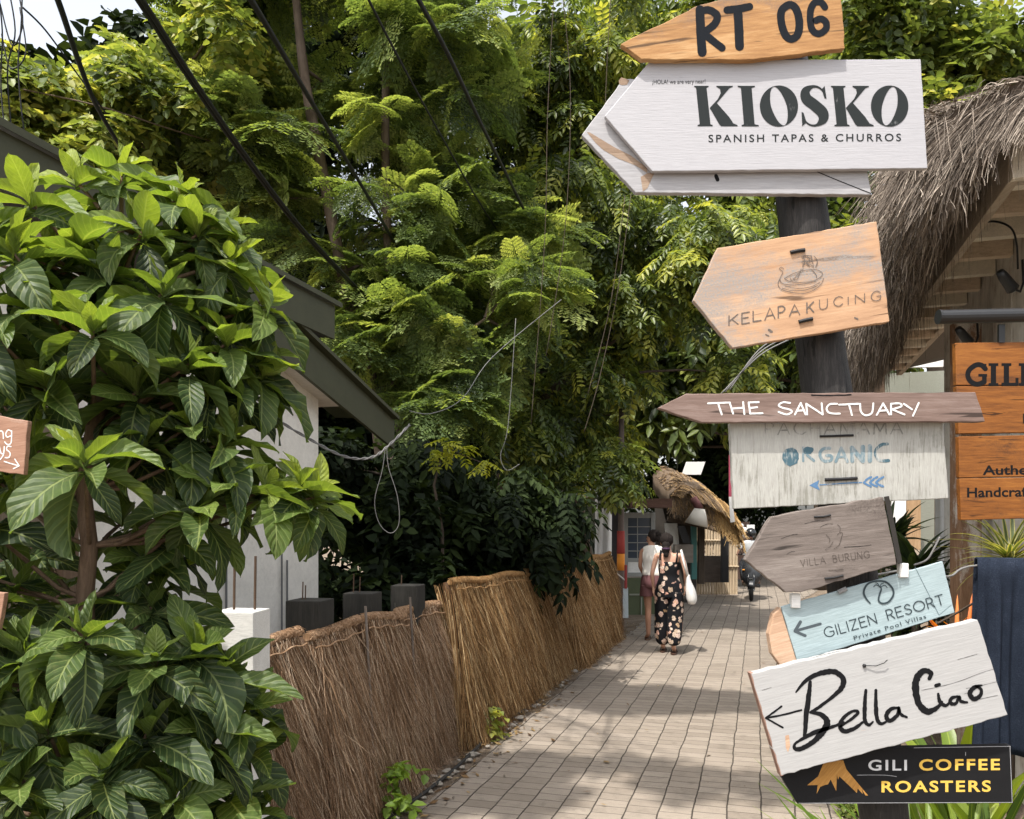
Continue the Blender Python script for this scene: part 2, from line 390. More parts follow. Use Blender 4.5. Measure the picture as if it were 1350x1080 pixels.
    for f in np.linspace(0.01, .99, 26):
        q = A+FD*(L*f)+FN*(-.115+.052-inset); q.z = float(top(f))-.055+.006*math.sin(f*19); tw.append(q)
    g.tube(tw, .0045, 5)
    nb = int(L*260)
    base = g
    rn = random.Random(seed)
    for i in range(nb):
        f = rn.uniform(.01, .99); q = A+FD*(L*f)+FN*(-.115-inset); q.z = float(top(f))+.004
        a0 = rn.uniform(-.8, 1.2); pp = []
        for e in range(4):
            aa = a0+e*.5; pp.append(q+FN*(math.sin(aa)*.031)+Vector((0, 0, math.cos(aa)*.031))+FD*(e*rn.uniform(-.01, .014)))
        g.tube(pp, .0016, 3, False)
    b = g.build('top_binding', mat, o)
    ta = b.data.attributes.new('tint', 'FLOAT', 'POINT'); ta.data.foreach_set('value', np.random.default_rng(seed).uniform(.25, .8, len(b.data.vertices)).astype(np.float32))
    return o
fr = root('thatch_fence', (fX(3.9), 3.9, 0), 'weathered grey brown thatch fence nearest the camera with dark posts behind it', 'fence')
NEAR = [(3.78, 4.31, 1.175, 1.185, 0), (4.38, 4.93, 1.16, 1.185, 0), (4.97, 5.55, 1.175, 1.15, 0), (5.59, 6.33, 1.17, 1.13, .07)]
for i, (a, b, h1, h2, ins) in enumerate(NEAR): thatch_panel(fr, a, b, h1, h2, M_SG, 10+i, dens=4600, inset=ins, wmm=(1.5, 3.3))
g = MB()
for Y in (4.945, 5.565): q = Vector((fX(Y), Y, 0))+FN*.0; g.tube([q+Vector((0, 0, .03)), q+FN*-.03+Vector((0, 0, .6)), q-FN*.07+Vector((0, 0, 1.27))], .008, 6)
g.build('cane', m_wood("grey_cane", (.06, .05, .04), (.16, .13, .11), (.3, .26, .22), axis='z'), fr)
fr = root('thatch_fence', (fX(6.4), 6.4, 0), 'golden straw thatch fence running on to the brown pole', 'fence')
FAR = [(6.37, 7.08, 1.30, 1.285, 0), (7.11, 8.50, 1.285, 1.25, .02), (8.54, 9.85, 1.255, 1.255, .06), (9.88, 12.75, 1.275, 1.295, -.03)]
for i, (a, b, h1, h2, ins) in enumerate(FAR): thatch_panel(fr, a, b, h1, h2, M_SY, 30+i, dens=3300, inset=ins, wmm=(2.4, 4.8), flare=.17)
# dark concrete posts behind the near fence
M_DCON = m_paint("mossy_concrete", (.042, .039, .034), (.26, .24, .20), .28, axis="z", rough=.95, dirt=.7, dirtc=(.012, .012, .010), grain=18, streak=.5)
M_WHT = m_paint("white_plaster", (.82, .81, .78), (.45, .42, .37), .22, dirt=.25)
M_REBAR = m_flat("rusty_rebar", (.09, .055, .035), .8)
post = root('concrete_post', P(408, 800, 4.30)*1, 'dark mossy concrete post nearest the white pillar, two iron rods on top', 'post', 'dark concrete posts behind the fence')
post.location.z = 0; ORG[post] = Vector(post.location)
def post_at(px, Y, zt, wd, label, rods):
    c = P(px, 800, Y); c.z = 0
    r = root('concrete_post', c, label, 'post', 'dark concrete posts behind the fence')
    g = MB(); m = Matrix.Rotation(-math.radians(10), 3, 'Z')
    g.box((c.x, c.y, zt/2), (wd, wd, zt), m); g.build('post', M_DCON, r, bevel=.006)
    for dx, h in rods:
        g = MB(); g.tube([(c.x+dx, c.y, zt-.05), (c.x+dx+.004, c.y, zt+h)], .004, 5); g.build('rod', M_REBAR, r)
bpy.data.objects.remove(post)
post_at(409, 4.66, 1.339, .205, 'dark mossy concrete post beside the white pillar, an iron rod pair on top', [(-.045, .10), (-.03, .08)])
post_at(478, 5.29, 1.326, .195, 'mossy concrete post with pale lichen speckles on its top edge', [(-.06, .12), (-.02, .10)])
post_at(538, 5.96, 1.325, .20, 'blackest concrete post standing in deep shade, farthest from the white pillar', [(-.05, .07)])
c = P(318, 800, 3.74); c.z = 0
r = root('pillar', c, 'bright white plastered pillar at the near end of the thatch fence', 'pillar')
g = MB(); g.box((c.x, c.y, .688), (.195, .19, 1.376), Matrix.Rotation(-.1, 3, 'Z')); g.build('shaft', M_WHT, r, bevel=.004)
for dx in (-.04, .055):
    g = MB(); g.tube([(c.x+dx, c.y+.02, 1.33), (c.x+dx+.004, c.y+.02, 1.62)], .006, 6); g.build('rod', M_REBAR, r)
# low white wall carrying on from the pillar behind the bush
g = MB(); a = c+Vector((-.1, 0, 0)); b = c+Vector((-2.3, -1.0, 0)); g.beam(a+Vector((0, 0, .5)), b+Vector((0, 0, .5)), .1, 1.0)
o = g.build('garden_wall', M_WHT, None, tuple(c+Vector((-1, -.4, 0)))); tag(o, 'low white garden wall behind the big leaved bush', 'wall')

# ------------------------------------------------------------------ white house on the left
M_WALL = m_paint("cream_wall", (.86, .82, .74), (.55, .50, .44), .12, dirt=.34, dirtc=(.30, .27, .23), streak=.88)
M_ROOF = m_flat("dark_green_fascia", (.060, .062, .034), .6, .35, 9)
M_SOFF = m_paint("cream_soffit", (.72, .66, .58), (.4, .35, .3), .1, dirt=.2)
C = Vector((-1.53, 6.5, 0))
def W(u, n, z): return C+U*u+N*n+Vector((0, 0, z))
hs = root('house', W(-2, -2, 0), 'white walled house with dark green eaves behind the big leaved bush', 'house')
g = MB(); g.beam(W(-5.2, -.09, 1.65), W(0, -.09, 1.65), .18, 3.3); g.beam(W(-.09, -.18, 1.65), W(-.09, -5, 1.65), .18, 3.3); g.build('wall', M_WALL, hs)
# upper roof: level eave and its board
g = MB(); g.beam(W(-3.9, .24, 3.32), W(-.2, .24, 3.29), .03, .25); g.build('fascia', M_ROOF, hs)
g = MB(); a = [W(-3.95, .29, 3.445), W(-.14, .29, 3.415), W(-.14, -3.5, 4.7), W(-3.95, -3.5, 4.7)]
g.add([*a, *[v+Vector((0, 0, .035)) for v in a]], [(0, 1, 2, 3), (7, 6, 5, 4), (0, 4, 5, 1), (1, 5, 6, 2), (2, 6, 7, 3), (3, 7, 4, 0)]); g.build('roof', M_ROOF, hs)
g = MB(); g.beam(W(-3.9, .11, 3.21), W(-.25, .11, 3.18), .22, .02); g.build('soffit', m_flat("dark_soffit", (.05, .045, .04)), hs)
# lower sloping canopy
def cz(Y): return 2.92-.285*(Y-5.65)
g = MB(); A = P(371, 469, 5.65); B = P(520, 592, 7.45); d = (B-A).normalized()
up = Vector((0, 0, 1))
A2 = A-d*1.0
hh = .30
g.add([A2, B, B+up*hh*.85, A2+up*hh, A2-N*.03, B-N*.03, B-N*.03+up*hh*.85, A2-N*.03+up*hh], [(0, 1, 2, 3), (7, 6, 5, 4), (0, 4, 5, 1), (1, 5, 6, 2), (2, 6, 7, 3), (3, 7, 4, 0)])
g.build('canopy_board', M_ROOF, hs)
g = MB(); q = [A2+up*(hh+.01)+N*.05, B+up*(hh*.85+.01)+N*.05, B+up*(hh*.85+.05)-N*.6, A2+up*(hh+.05)-N*.6]
g.add([*q, *[v+up*.03 for v in q]], [(0, 1, 2, 3), (7, 6, 5, 4), (0, 4, 5, 1), (1, 5, 6, 2), (2, 6, 7, 3), (3, 7, 4, 0)]); g.build('canopy_roof', M_ROOF, hs)
g = MB(); s0 = A2-N*.035+up*.06; e0 = A+d*1.0-N*.035+up*.035
q = [s0, e0, e0-N*.24, s0-N*.24]; g.add([*q, *[v+up*.02 for v in q]], [(0, 1, 2, 3), (7, 6, 5, 4), (0, 4, 5, 1), (1, 5, 6, 2), (2, 6, 7, 3), (3, 7, 4, 0)]); g.build('canopy_soffit', M_SOFF, hs)
M_BRW = m_wood("brown_frame", (.06, .04, .028), (.13, .085, .055), (.22, .15, .10), axis='z')
g = MB()
for u in (-3.08, -2.55): g.beam(W(u, .03, 1.35), W(u+.1, .03, 1.35), .06, 2.7)
g.build('door_frame', M_BRW, hs)
g = MB(); g.beam(W(-2.97, .012, 1.3), W(-2.56, .012, 1.3), .02, 2.6); g.build('door', m_wood("dull_door", (.10, .075, .05), (.18, .14, .10), (.26, .21, .16), axis='z'), hs)
g = MB(); g.tube([W(-1.2, .02, .2), W(-1.2, .02, 2.7)], .008, 6); g.tube([W(-.55, .02, .2), W(-.55, .02, 1.55)], .007, 6); g.tube([W(-.48, .02, .2), W(-.48, .02, 1.5)], .007, 6); g.build('conduit', m_flat("grey_conduit", (.12, .12, .12)), hs)
# twisted wire from the house, with the thin loop hanging from it
M_WIRE = m_flat("grey_wire", (.16, .155, .15), .5); M_BLK = m_flat("black_cable", (.012, .012, .013), .55, .3)
def cable(pts, r, label, mat=M_BLK, cat='cable', group=None, name='cable', sub=6, seg=6, twist=0):
    pts = [Vector(p) for p in pts]; out = []
    for i in range(len(pts)-1):
        p0, p1, p2, p3 = pts[max(i-1, 0)], pts[i], pts[i+1], pts[min(i+2, len(pts)-1)]
        for k in range(sub):
            t = k/sub; out.append(.5*((2*p1)+(p2-p0)*t+(2*p0-5*p1+4*p2-p3)*t*t+(-p0+3*p1-3*p2+p3)*t**3))
    out.append(pts[-1]); g = MB()
    if twist:
        for s in (0, math.pi):
            g.tube([q+Vector((math.cos(i*twist+s), 0, math.sin(i*twist+s)))*r for i, q in enumerate(out)], r, seg)
    else: g.tube(out, r, seg)
    o = g.build(name, mat, None, tuple(pts[0]), True); tag(o, label, cat, group); return o
cable([P(330, 510, 5.6), P(360, 548, 5.7), P(410, 580, 5.9), P(455, 602, 6.0), P(490, 603, 6.1), P(515, 585, 6.2), P(540, 560, 6.4)], .006, 'grey twisted wire sagging from the house eave to the dark board', M_WIRE, sub=14, twist=.7)
cable([P(508, 590, 6.15), P(504, 620, 6.15), P(494, 660, 6.15), P(500, 690, 6.15), P(515, 703, 6.15), P(526, 690, 6.15), P(524, 655, 6.15), P(512, 615, 6.15), P(510, 588, 6.15)], .0028, 'thin pale wire loop hanging below the twisted wire', M_WIRE)
cable([P(740, 395, 8.8), P(650, 470, 8.2), P(610, 525, 7.6), P(570, 545, 7.0), P(540, 542, 6.8)], .004, 'pale liana curving down through the shaded leaves', M_WIRE)

# ------------------------------------------------------------------ right-hand building with thatched eave
M_CREAM = m_paint("cream_timber", (.80, .72, .59), (.36, .26, .17), .18, axis='y', dirt=.3)
M_WWASH = m_paint("whitewashed_boards", (.74, .70, .63), (.30, .225, .165), .50, axis='z', dirt=.55, dirtc=(.12, .10, .08))
M_JOIST = m_wood("tan_joist", (.36, .27, .19), (.60, .48, .36), (.74, .63, .50), axis='x')
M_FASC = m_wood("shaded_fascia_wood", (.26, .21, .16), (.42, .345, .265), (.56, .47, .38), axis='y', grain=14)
E0 = Vector((2.56, 4.2, 0))
def E(u, n, z): return E0+U*u+N*n+Vector((0, 0, z))
sh = root('thatched_shop', E(2, 1, 0), 'whitewashed timber shop with shaggy thatched eave over the path', 'shop')
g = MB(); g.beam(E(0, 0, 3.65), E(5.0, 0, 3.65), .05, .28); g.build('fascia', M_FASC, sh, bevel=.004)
g = MB(); g.beam(E(-.03, -.02, 3.655), E(-.03, 2.4, 3.655), .05, .29); g.build('end_board', M_CREAM, sh, bevel=.004)
for k in range(14):
    g = MB(); u = .10+.41*k; g.beam(E(u, .025, 3.60), E(u, .335, 3.60), .07, .17)
    g.build('joist', M_JOIST if k % 2 else M_CREAM, sh)
g = MB(); g.beam(E(0, .18, 3.72), E(5.0, .18, 3.72), .30, .02); g.build('eave_boards', M_CREAM, sh)
g = MB()
for k in range(25):
    u = -.6+.14*k; g.beam(E(u, .36+R.uniform(-.004, .004), 1.86), E(u+.136, .36+R.uniform(-.004, .004), 1.86), .03, 3.7)
g.build('wall', M_WWASH, sh)
g = MB(); g.beam(E(2.98, .36, 0), E(2.98, .36, 3.69), .15, .15, (0, 1, 0)); g.build('corner_post', M_WWASH, sh, bevel=.006)
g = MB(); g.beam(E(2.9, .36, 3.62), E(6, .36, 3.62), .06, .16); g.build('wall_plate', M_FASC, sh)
# roof thatch body and its hanging strands
M_TH = m_straw("old_grey_thatch", [(0, (.075, .060, .048)), (.4, (.235, .19, .153)), (.75, (.43, .36, .295)), (1, (.66, .58, .48))])
def roof_thatch():
    rng = np.random.default_rng(5)
    prof = [(-.12, 3.62), (-.32, 3.44), (-.48, 3.52), (-.47, 3.70), (-.30, 3.83), (.02, 3.89), (.5, 3.96), (2.6, 4.36)]
    inner = [(-.10, 3.66), (-.20, 3.62), (-.32, 3.62), (-.33, 3.68), (-.22, 3.76), (.05, 3.81), (.5, 3.86), (2.6, 4.24)]
    us = np.linspace(-.25, 6.6, 40); V = []; Fq = []; npf = len(prof)*2
    loop = prof+inner[::-1]
    for i, u in enumerate(us):
        for k, (n_, z) in enumerate(loop):
            e = E(u, n_+.02*math.sin(u*5+k), z+.025*math.sin(u*3.1+k*1.7)-max(0, u-4.5)*.06-(min(1, max(0, u-.4)/2.2)*.30 if k in (0, 1, 2, npf-1, npf-2, npf-3) else 0)); V.append(tuple(e))
    for i in range(len(us)-1):
        for k in range(npf): Fq.append((i*npf+k, i*npf+(k+1) % npf, (i+1)*npf+(k+1) % npf, (i+1)*npf+k))
    for e in (0, len(us)-1):
        for k in range(len(prof)-1): Fq.append((e*npf+k, e*npf+k+1, e*npf+npf-2-k, e*npf+npf-1-k))
    T0 = np.full(len(V), .12)
    n = 17000; k = 7
    u0 = rng.uniform(-.3, 6.5, n); pr = np.array(prof); s = rng.power(.95, n)*5.6
    si = np.minimum(s.astype(int), 6); sf = s-si
    pn = pr[si, 0]*(1-sf)+pr[si+1, 0]*sf; dr = np.clip((u0-.4)/2.2, 0, 1)*.30; pz = pr[si, 1]*(1-sf)+pr[si+1, 1]*sf-np.maximum(0, u0-4.5)*.06-dr*np.where(si <= 1, 1, np.where(si == 2, 1-sf, 0))
    ln = rng.uniform(.12, .30, n)*(.75+1.6*dr); ang = rng.normal(0, .30, n); out = np.abs(rng.normal(.03, .10, n)); curl = rng.normal(0, .06, n)
    Pp = np.zeros((n, k, 3)); Ua = np.array(U); Na = np.array(N); e0 = np.array(E0)
    for q in range(k):
        f = q/(k-1)
        dn = -out*f*(1-.35*f)-.015+.02*np.sin(f*6+curl*40)*np.abs(curl)*8
        top = (pn > -.42) & (si >= 3)
        dn = dn-np.where(top, np.minimum(ln*f, np.maximum(pn+.55, 0))*1.0, 0)
        dz = -ln*f*np.where(top, .55+.45*f, 1.0)+.05*np.sin(f*3.1)*top
        du = ang*ln*f+curl*np.sin(f*4)*.6
        Pp[:, q, :] = e0+np.outer(u0+du, Ua)+np.outer(pn+dn, Na); Pp[:, q, 2] = pz+dz+.01
    # frayed ends at the near gable and a wild fringe
    m = 2600
    u1 = rng.uniform(-.3, 6.4, m); Pq = np.zeros((m, k, 3)); ln1 = rng.uniform(.22, .48, m)*np.clip(.8+.25*u1, .8, 1.6); a1 = rng.normal(0, .35, m); o1 = rng.uniform(-.02, .28, m); c1 = rng.normal(0, .10, m)
    n1 = rng.uniform(-.46, .10, m)
    for q in range(k):
        f = q/(k-1)
        Pq[:, q, :] = e0+np.outer(u1+a1*ln1*f+c1*np.sin(f*5), Ua)+np.outer(np.minimum(n1-(.12+o1*.6)*f+.10*f*f, n1), Na)
        Pq[:, q, 2] = 3.84-.25*np.clip(-n1-.2, 0, 1)-ln1*f*f*1.15+.06*np.sin(f*3)
    m2 = 3400; Pr = np.zeros((m2, k, 3)); n2 = np.where(rng.random(m2) < .6, rng.uniform(-.48, .3, m2), rng.uniform(.3, 2.4, m2)); l2 = rng.uniform(.12, .4, m2); a2 = rng.normal(0, .5, m2)
    zt = np.interp(n2, pr[2:, 0]+np.arange(6)*1e-4, np.maximum.accumulate(pr[2:, 1])); zb = np.interp(n2, [-.48, -.32, -.1, .05, .5, 2.6], [3.5, 3.44, 3.66, 3.8, 3.86, 4.34]); zz = zb+(zt-zb)*rng.uniform(.1, 1, m2)
    for q in range(k):
        f = q/(k-1)
        Pr[:, q, :] = e0+np.outer(-.22-l2*.30*f+rng.normal(0, .004, m2), Ua)+np.outer(n2-l2*(.7+.5*a2)*f, Na); Pr[:, q, 2] = zz-.02-l2*f*f*.75-rng.uniform(0, .1, m2)*(q == 0)
    allp = np.vstack([Pp, Pq, Pr]); tot = len(allp)
    w_ = rng.uniform(.004, .010, tot); w_[n:] = rng.uniform(.003, .007, tot-n)
    V1, F1, T1 = ribbons(allp, w_, np.clip(rng.beta(1.8, 2.4, tot), 0, 1), rng=rng)
    np_mesh('roof_thatch', np.vstack([np.array(V), V1]), np.vstack([np.array(Fq), F1+len(V)]), M_TH, sh, attrs={'tint': np.concatenate([T0, T1])})
roof_thatch()
# small floodlights under the eave
M_BMET = m_flat("black_metal", (.014, .014, .015), .4, .3, 20, .5)
M_GLS = m_flat("lamp_lens", (.35, .36, .36), .15, .1, 20, .6)
def flood(p, label, k=.72):
    r = root('floodlight', p, label, 'lamp', 'small black lamps under the thatched eave'); p = Vector(p)
    def q(x, y, z): return p+Vector((x, y, z))*k
    g = MB(); g.tube([q(.12, .02, .16), q(.13, .02, -.02), q(.09, 0, -.10), q(.02, 0, -.07)], .010*k, 7); g.build('bracket', M_BMET, r, smooth=True)
    g = MB(); a = q(-.09, -.03, .05); b = q(.05, .03, -.07); ax = (b-a).normalized()
    g.tube([a, a+ax*.05*k, b-ax*.03*k, b], [.030*k, .040*k, .046*k, .05*k], 14); g.build('lamp_head', M_BMET, r, smooth=True)
    g = MB(); g.tube([b, b+ax*.006], [.042*k, .040*k], 14); g.build('lens', M_GLS, r)
flood(P(1330, 368, 4.7), 'black floodlight higher under the eave near the right picture edge')
flood(P(1273, 441, 5.6), 'black floodlight just above the orange hanging sign, lower of the pair')
cable([P(1342, 355, 4.72), P(1340, 320, 4.7), P(1332, 300, 4.7), P(1310, 292, 4.8), P(1290, 298, 5.0), P(1280, 310, 5.1)], .006, 'black lamp cable looping under the eave joists')
# rear annex behind the thatch
M_GREY = m_paint("grey_green_boards", (.27, .28, .23), (.18, .17, .14), .2, axis='x', dirt=.3)
rx = root('shed', P(1205, 690, 11.5), 'grey green boarded shed beyond the thatched shop', 'shed'); rx.location.z = 0; ORG[rx] = Vector(rx.location)
g = MB(); a = P(1166, 690, 11.5); b = P(1262, 690, 11.2); a.z = b.z = 1.75; g.beam(a+Vector((0, 0, 1.3)), b+Vector((0, 0, 1.3)), .1, 1.6); g.build('wall', M_GREY, rx)
g = MB(); a = P(1160, 472, 11.2); b = P(1244, 470, 10.9); g.beam(a, b, .06, .28); g.build('white_board', M_WHT, rx)
g = MB(); g.beam((P(1156, 690, 11).x, 11.0, 0), P(1156, 440, 11), .15, .15, (0, 1, 0)); g.build('post', M_BRW, rx)
# posts under the sign
M_WPOST = m_wood("weathered_brown_post", (.085, .045, .025), (.21, .12, .07), (.34, .22, .145), axis='z', stain=(.58, .55, .50), stain_amt=.38, stain_scale=4)
M_WPLANK = m_paint("grey_white_plank", (.55, .56, .55), (.25, .22, .19), .4, axis='z', dirt=.4)
def upright(name, px0, px1, pytop, Y, mat, label, cat='post'):
    a = P((px0+px1)/2, 690, Y); wd = (px1-px0)/F*Y; zt = CZ+(HY-pytop)/F*Y
    g = MB(); g.box((a.x, a.y, zt/2), (wd, wd, zt)); o = g.build(name, mat, None, (a.x, a.y, 0), bevel=.008); tag(o, label, cat); return o
upright('post', 1259, 1287, 425, 5.9, M_WPOST, 'weathered brown post with flaking white paint behind the orange sign')
upright('post', 1236, 1250, 560, 8.6, M_WPLANK, 'narrow pale grey plank post left of the brown post')
upright('post', 1249, 1258, 560, 8.3, m_wood("dark_post", (.03, .022, .017), (.07, .05, .04), (.12, .09, .07), axis='z'), 'thin dark post squeezed between the grey plank and brown post')
# horizontal black bar carrying the hanging orange sign
M_OR = m_wood("orange_varnished_wood", (.06, .020, .007), (.215, .076, .016), (.34, .135, .028), grain=16, crack=.25, stain=(.07, .03, .015), stain_amt=.25, rough=.45)
M_INK = m_flat("black_ink", (.010, .010, .011), .75, .3, 60, .08)
sg = root('hanging_sign', P(1350, 400, 3.5), 'orange wooden shop sign hanging from a black bar', 'sign')
g = MB(); g.tube([P(1238, 418, 3.5), P(1520, 412, 3.44)], .0295, 16); g.tube([P(1236.5, 418, 3.5), P(1239.5, 418, 3.5)], .031, 16)
g.build('bar', M_BMET, sg, smooth=False)
for px in (1320, 1440):
    g = MB(); g.beam(P(px, 428, 3.5), P(px, 452, 3.5), .026, .012, (0, 1, 0)); g.build('bracket', M_BMET, sg)
def plank_px(pts, Y, th):
    n = len(pts); g = MB(); vs = [P(x, y, Y) for x, y in pts]+[P(x, y, Y)+Vector((0, th, 0)) for x, y in pts]
    g.add(vs, [tuple(range(n)), tuple(range(2*n-1, n-1, -1))]+[(i, i+n, (i+1) % n+n, (i+1) % n) for i in range(n)]); return g
for pts in ([(1259.5, 452), (1500, 449), (1500, 507), (1261, 508)], [(1261, 509.2), (1500, 508), (1500, 568), (1264, 572)], [(1264, 575.5), (1500, 571), (1500, 626), (1265, 630)], [(1265, 631), (1500, 627.2), (1500, 680), (1267, 686)]):
    plank_px(pts, 3.5, .03).build('plank', M_OR, sg, bevel=.003)

# ------------------------------------------------------------------ lettering tools (photo pixels on a sign's own plane)
def catmull(pts, sub=6, closed=False):
    pts = [tuple(p) for p in pts]; n = len(pts)
    if n < 3: return pts
    out = []
    rng_ = range(n) if closed else range(n-1)
    for i in rng_:
        if closed: p0, p1, p2, p3 = pts[(i-1) % n], pts[i], pts[(i+1) % n], pts[(i+2) % n]
        else: p0, p1, p2, p3 = pts[max(i-1, 0)], pts[i], pts[i+1], pts[min(i+2, n-1)]
        for k in range(sub):
            t = k/sub
            out.append(tuple(.5*((2*b)+(c-a)*t+(2*a-5*b+4*c-d)*t*t+(-a+3*b-3*c+d)*t**3) for a, b, c, d in zip(p0, p1, p2, p3)))
    if not closed: out.append(pts[-1])
    return out
class Ink:
    """flat paint shapes on the plane at depth Y; x, y are photo pixels"""
    def __init__(s, Y): s.Y = Y; s.k = 0; s.g = MB()
    def lay(s): s.k += 1; return s.Y-.0005-.00003*s.k
    def stroke(s, pts, w=None, sub=6, smooth=True, closed=False, round_=True, rough=0.0):
        pts = [(p[0], p[1], p[2] if len(p) > 2 else w) for p in pts]
        if smooth and len(pts) > 2: pts = catmull(pts, sub, closed)
        elif rough and len(pts) == 2:
            a, b = pts; pts = [tuple(a[k]+(b[k]-a[k])*i/10 for k in range(3)) for i in range(11)]
        n = len(pts); Y = s.lay(); L = []; Rr = []
        for i, (x, y, ww) in enumerate(pts):
            if closed: a, b = pts[(i-1) % n], pts[(i+1) % n]
            else: a, b = pts[max(i-1, 0)], pts[min(i+1, n-1)]
            dx, dy = b[0]-a[0], b[1]-a[1]; l = math.hypot(dx, dy) or 1; nx, ny = -dy/l, dx/l
            h1 = ww/2*(1+rough*R.uniform(-1, 1)); h2 = ww/2*(1+rough*R.uniform(-1, 1))
            L.append(P(x+nx*h1, y+ny*h1, Y)); Rr.append(P(x-nx*h2, y-ny*h2, Y))
        m = n if closed else n-1
        s.g.add(L+Rr, [(i, (i+1) % n, n+(i+1) % n, n+i) for i in range(m)])
        if round_ and not closed:
            for i, sg_ in ((0, -1), (n-1, 1)):
                x, y, ww = pts[i]; j = 1 if i == 0 else n-2; dx, dy = (pts[i][0]-pts[j][0]), (pts[i][1]-pts[j][1]); a0 = math.atan2(dy, dx)
                cap = [P(x+ww/2*math.cos(a0+t), y+ww/2*math.sin(a0+t), Y) for t in np.linspace(-math.pi/2, math.pi/2, 7)]
                s.g.add(cap, [tuple(range(7))])
        return s
    def poly(s, pts): Y = s.lay(); s.g.add([P(x, y, Y) for x, y in pts], [tuple(range(len(pts)))]); return s
    def ring(s, outer, inner):
        Y = s.lay(); n = len(outer); s.g.add([P(*p, Y) for p in outer]+[P(*p, Y) for p in inner], [(i, (i+1) % n, n+(i+1) % n, n+i) for i in range(n)]); return s
    def text(s, body, x0, y0, x1, y1, h, bold=0.0, space=1.0, slant=0.0):
        """type set so that its box spans the baseline from (x0,y0) to (x1,y1) with height h"""
        cu = bpy.data.curves.new("t", 'FONT'); cu.body = body; cu.size = 1; cu.offset = bold; cu.space_character = space; cu.resolution_u = 4
        ob = bpy.data.objects.new("t", cu); COL.objects.link(ob); dg = bpy.context.evaluated_depsgraph_get()
        me = bpy.data.meshes.new_from_object(ob.evaluated_get(dg)); vs = [v.co.copy() for v in me.vertices]; fs = [tuple(p.vertices) for p in me.polygons]
        bpy.data.objects.remove(ob); bpy.data.curves.remove(cu); bpy.data.meshes.remove(me)
        ax = min(v.x for v in vs); bx = max(v.x for v in vs); top = .727
        ux, uy = (x1-x0), (y1-y0); l = math.hypot(ux, uy); px, py = uy/l, -ux/l; Y = s.lay()
        out = []
        for v in vs:
            f = (v.x-ax)/(bx-ax); q = v.y/top*h
            out.append(P(x0+ux*f+px*q+slant*q*ux/l, y0+uy*f+py*q+slant*q*uy/l, Y))
        s.g.add(out, fs); return s
    def done(s, name, mat, parent): return s.g.build(name, mat, parent)
def arc(cx, cy, rx, ry, a0, a1, n=9): return [(cx+rx*math.cos(math.radians(a0+(a1-a0)*i/(n-1))), cy+ry*math.sin(math.radians(a0+(a1-a0)*i/(n-1)))) for i in range(n)]
# single-line capitals on a unit box, y up; lists of (points, smooth)
GL = {
 'A': (.8, [([(0, 0), (.4, 1), (.8, 0)], 0), ([(.14, .34), (.66, .34)], 0)]),
 'B': (.6, [([(0, 0), (0, 1)], 0), ([(0, 1), (.35, 1), (.5, .78), (.35, .54), (0, .54)], 1), ([(0, .54), (.4, .54), (.6, .28), (.4, 0), (0, 0)], 1)]),
 'C': (.8, [([(.78, .82), (.5, 1), (.15, .86), (0, .5), (.15, .14), (.5, 0), (.78, .18)], 1)]),
 'E': (.55, [([(0, 0), (0, 1)], 0), ([(0, 1), (.55, 1)], 0), ([(0, .52), (.46, .52)], 0), ([(0, 0), (.55, 0)], 0)]),
 'G': (.85, [([(.8, .82), (.5, 1), (.15, .86), (0, .5), (.15, .14), (.5, 0), (.8, .14), (.84, .45)], 1), ([(.84, .46), (.5, .46)], 0)]),
 'H': (.65, [([(0, 0), (0, 1)], 0), ([(.65, 0), (.65, 1)], 0), ([(0, .5), (.65, .5)], 0)]),
 'I': (.04, [([(0.02, 0), (0.02, 1)], 0)]),
 'K': (.62, [([(0, 0), (0, 1)], 0), ([(.6, 1), (.02, .42)], 0), ([(.2, .58), (.62, 0)], 0)]),
 'L': (.5, [([(0, 1), (0, 0)], 0), ([(0, 0), (.5, 0)], 0)]),
 'M': (.85, [([(0, 0), (.06, 1)], 0), ([(.06, 1), (.42, .2)], 0), ([(.42, .2), (.79, 1)], 0), ([(.79, 1), (.85, 0)], 0)]),
 'N': (.68, [([(0, 0), (0, 1)], 0), ([(0, 1), (.68, 0)], 0), ([(.68, 0), (.68, 1)], 0)]),
 'O': (1.0, [([(.5, 1), (.85, .85), (1, .5), (.85, .15), (.5, 0), (.15, .15), (0, .5), (.15, .85)], 2)]),
 'P': (.55, [([(0, 0), (0, 1)], 0), ([(0, 1), (.35, 1), (.55, .74), (.35, .46), (0, .46)], 1)]),
 'R': (.6, [([(0, 0), (0, 1)], 0), ([(0, 1), (.35, 1), (.54, .75), (.35, .48), (0, .48)], 1), ([(.28, .48), (.6, 0)], 0)]),
 'S': (.58, [([(.54, .84), (.3, 1), (.05, .8), (.14, .6), (.45, .45), (.57, .22), (.32, 0), (0, .15)], 1)]),
 'T': (.66, [([(0, 1), (.66, 1)], 0), ([(.33, 1), (.33, 0)], 0)]),
 'U': (.66, [([(0, 1), (0, .35), (.1, .08), (.33, 0), (.56, .08), (.66, .35), (.66, 1)], 1)]),
 'V': (.72, [([(0, 1), (.36, 0)], 0), ([(.36, 0), (.72, 1)], 0)]),
 'Z': (.62, [([(0, 1), (.62, 1)], 0), ([(.62, 1), (0, 0)], 0), ([(0, 0), (.62, 0)], 0)]),
}
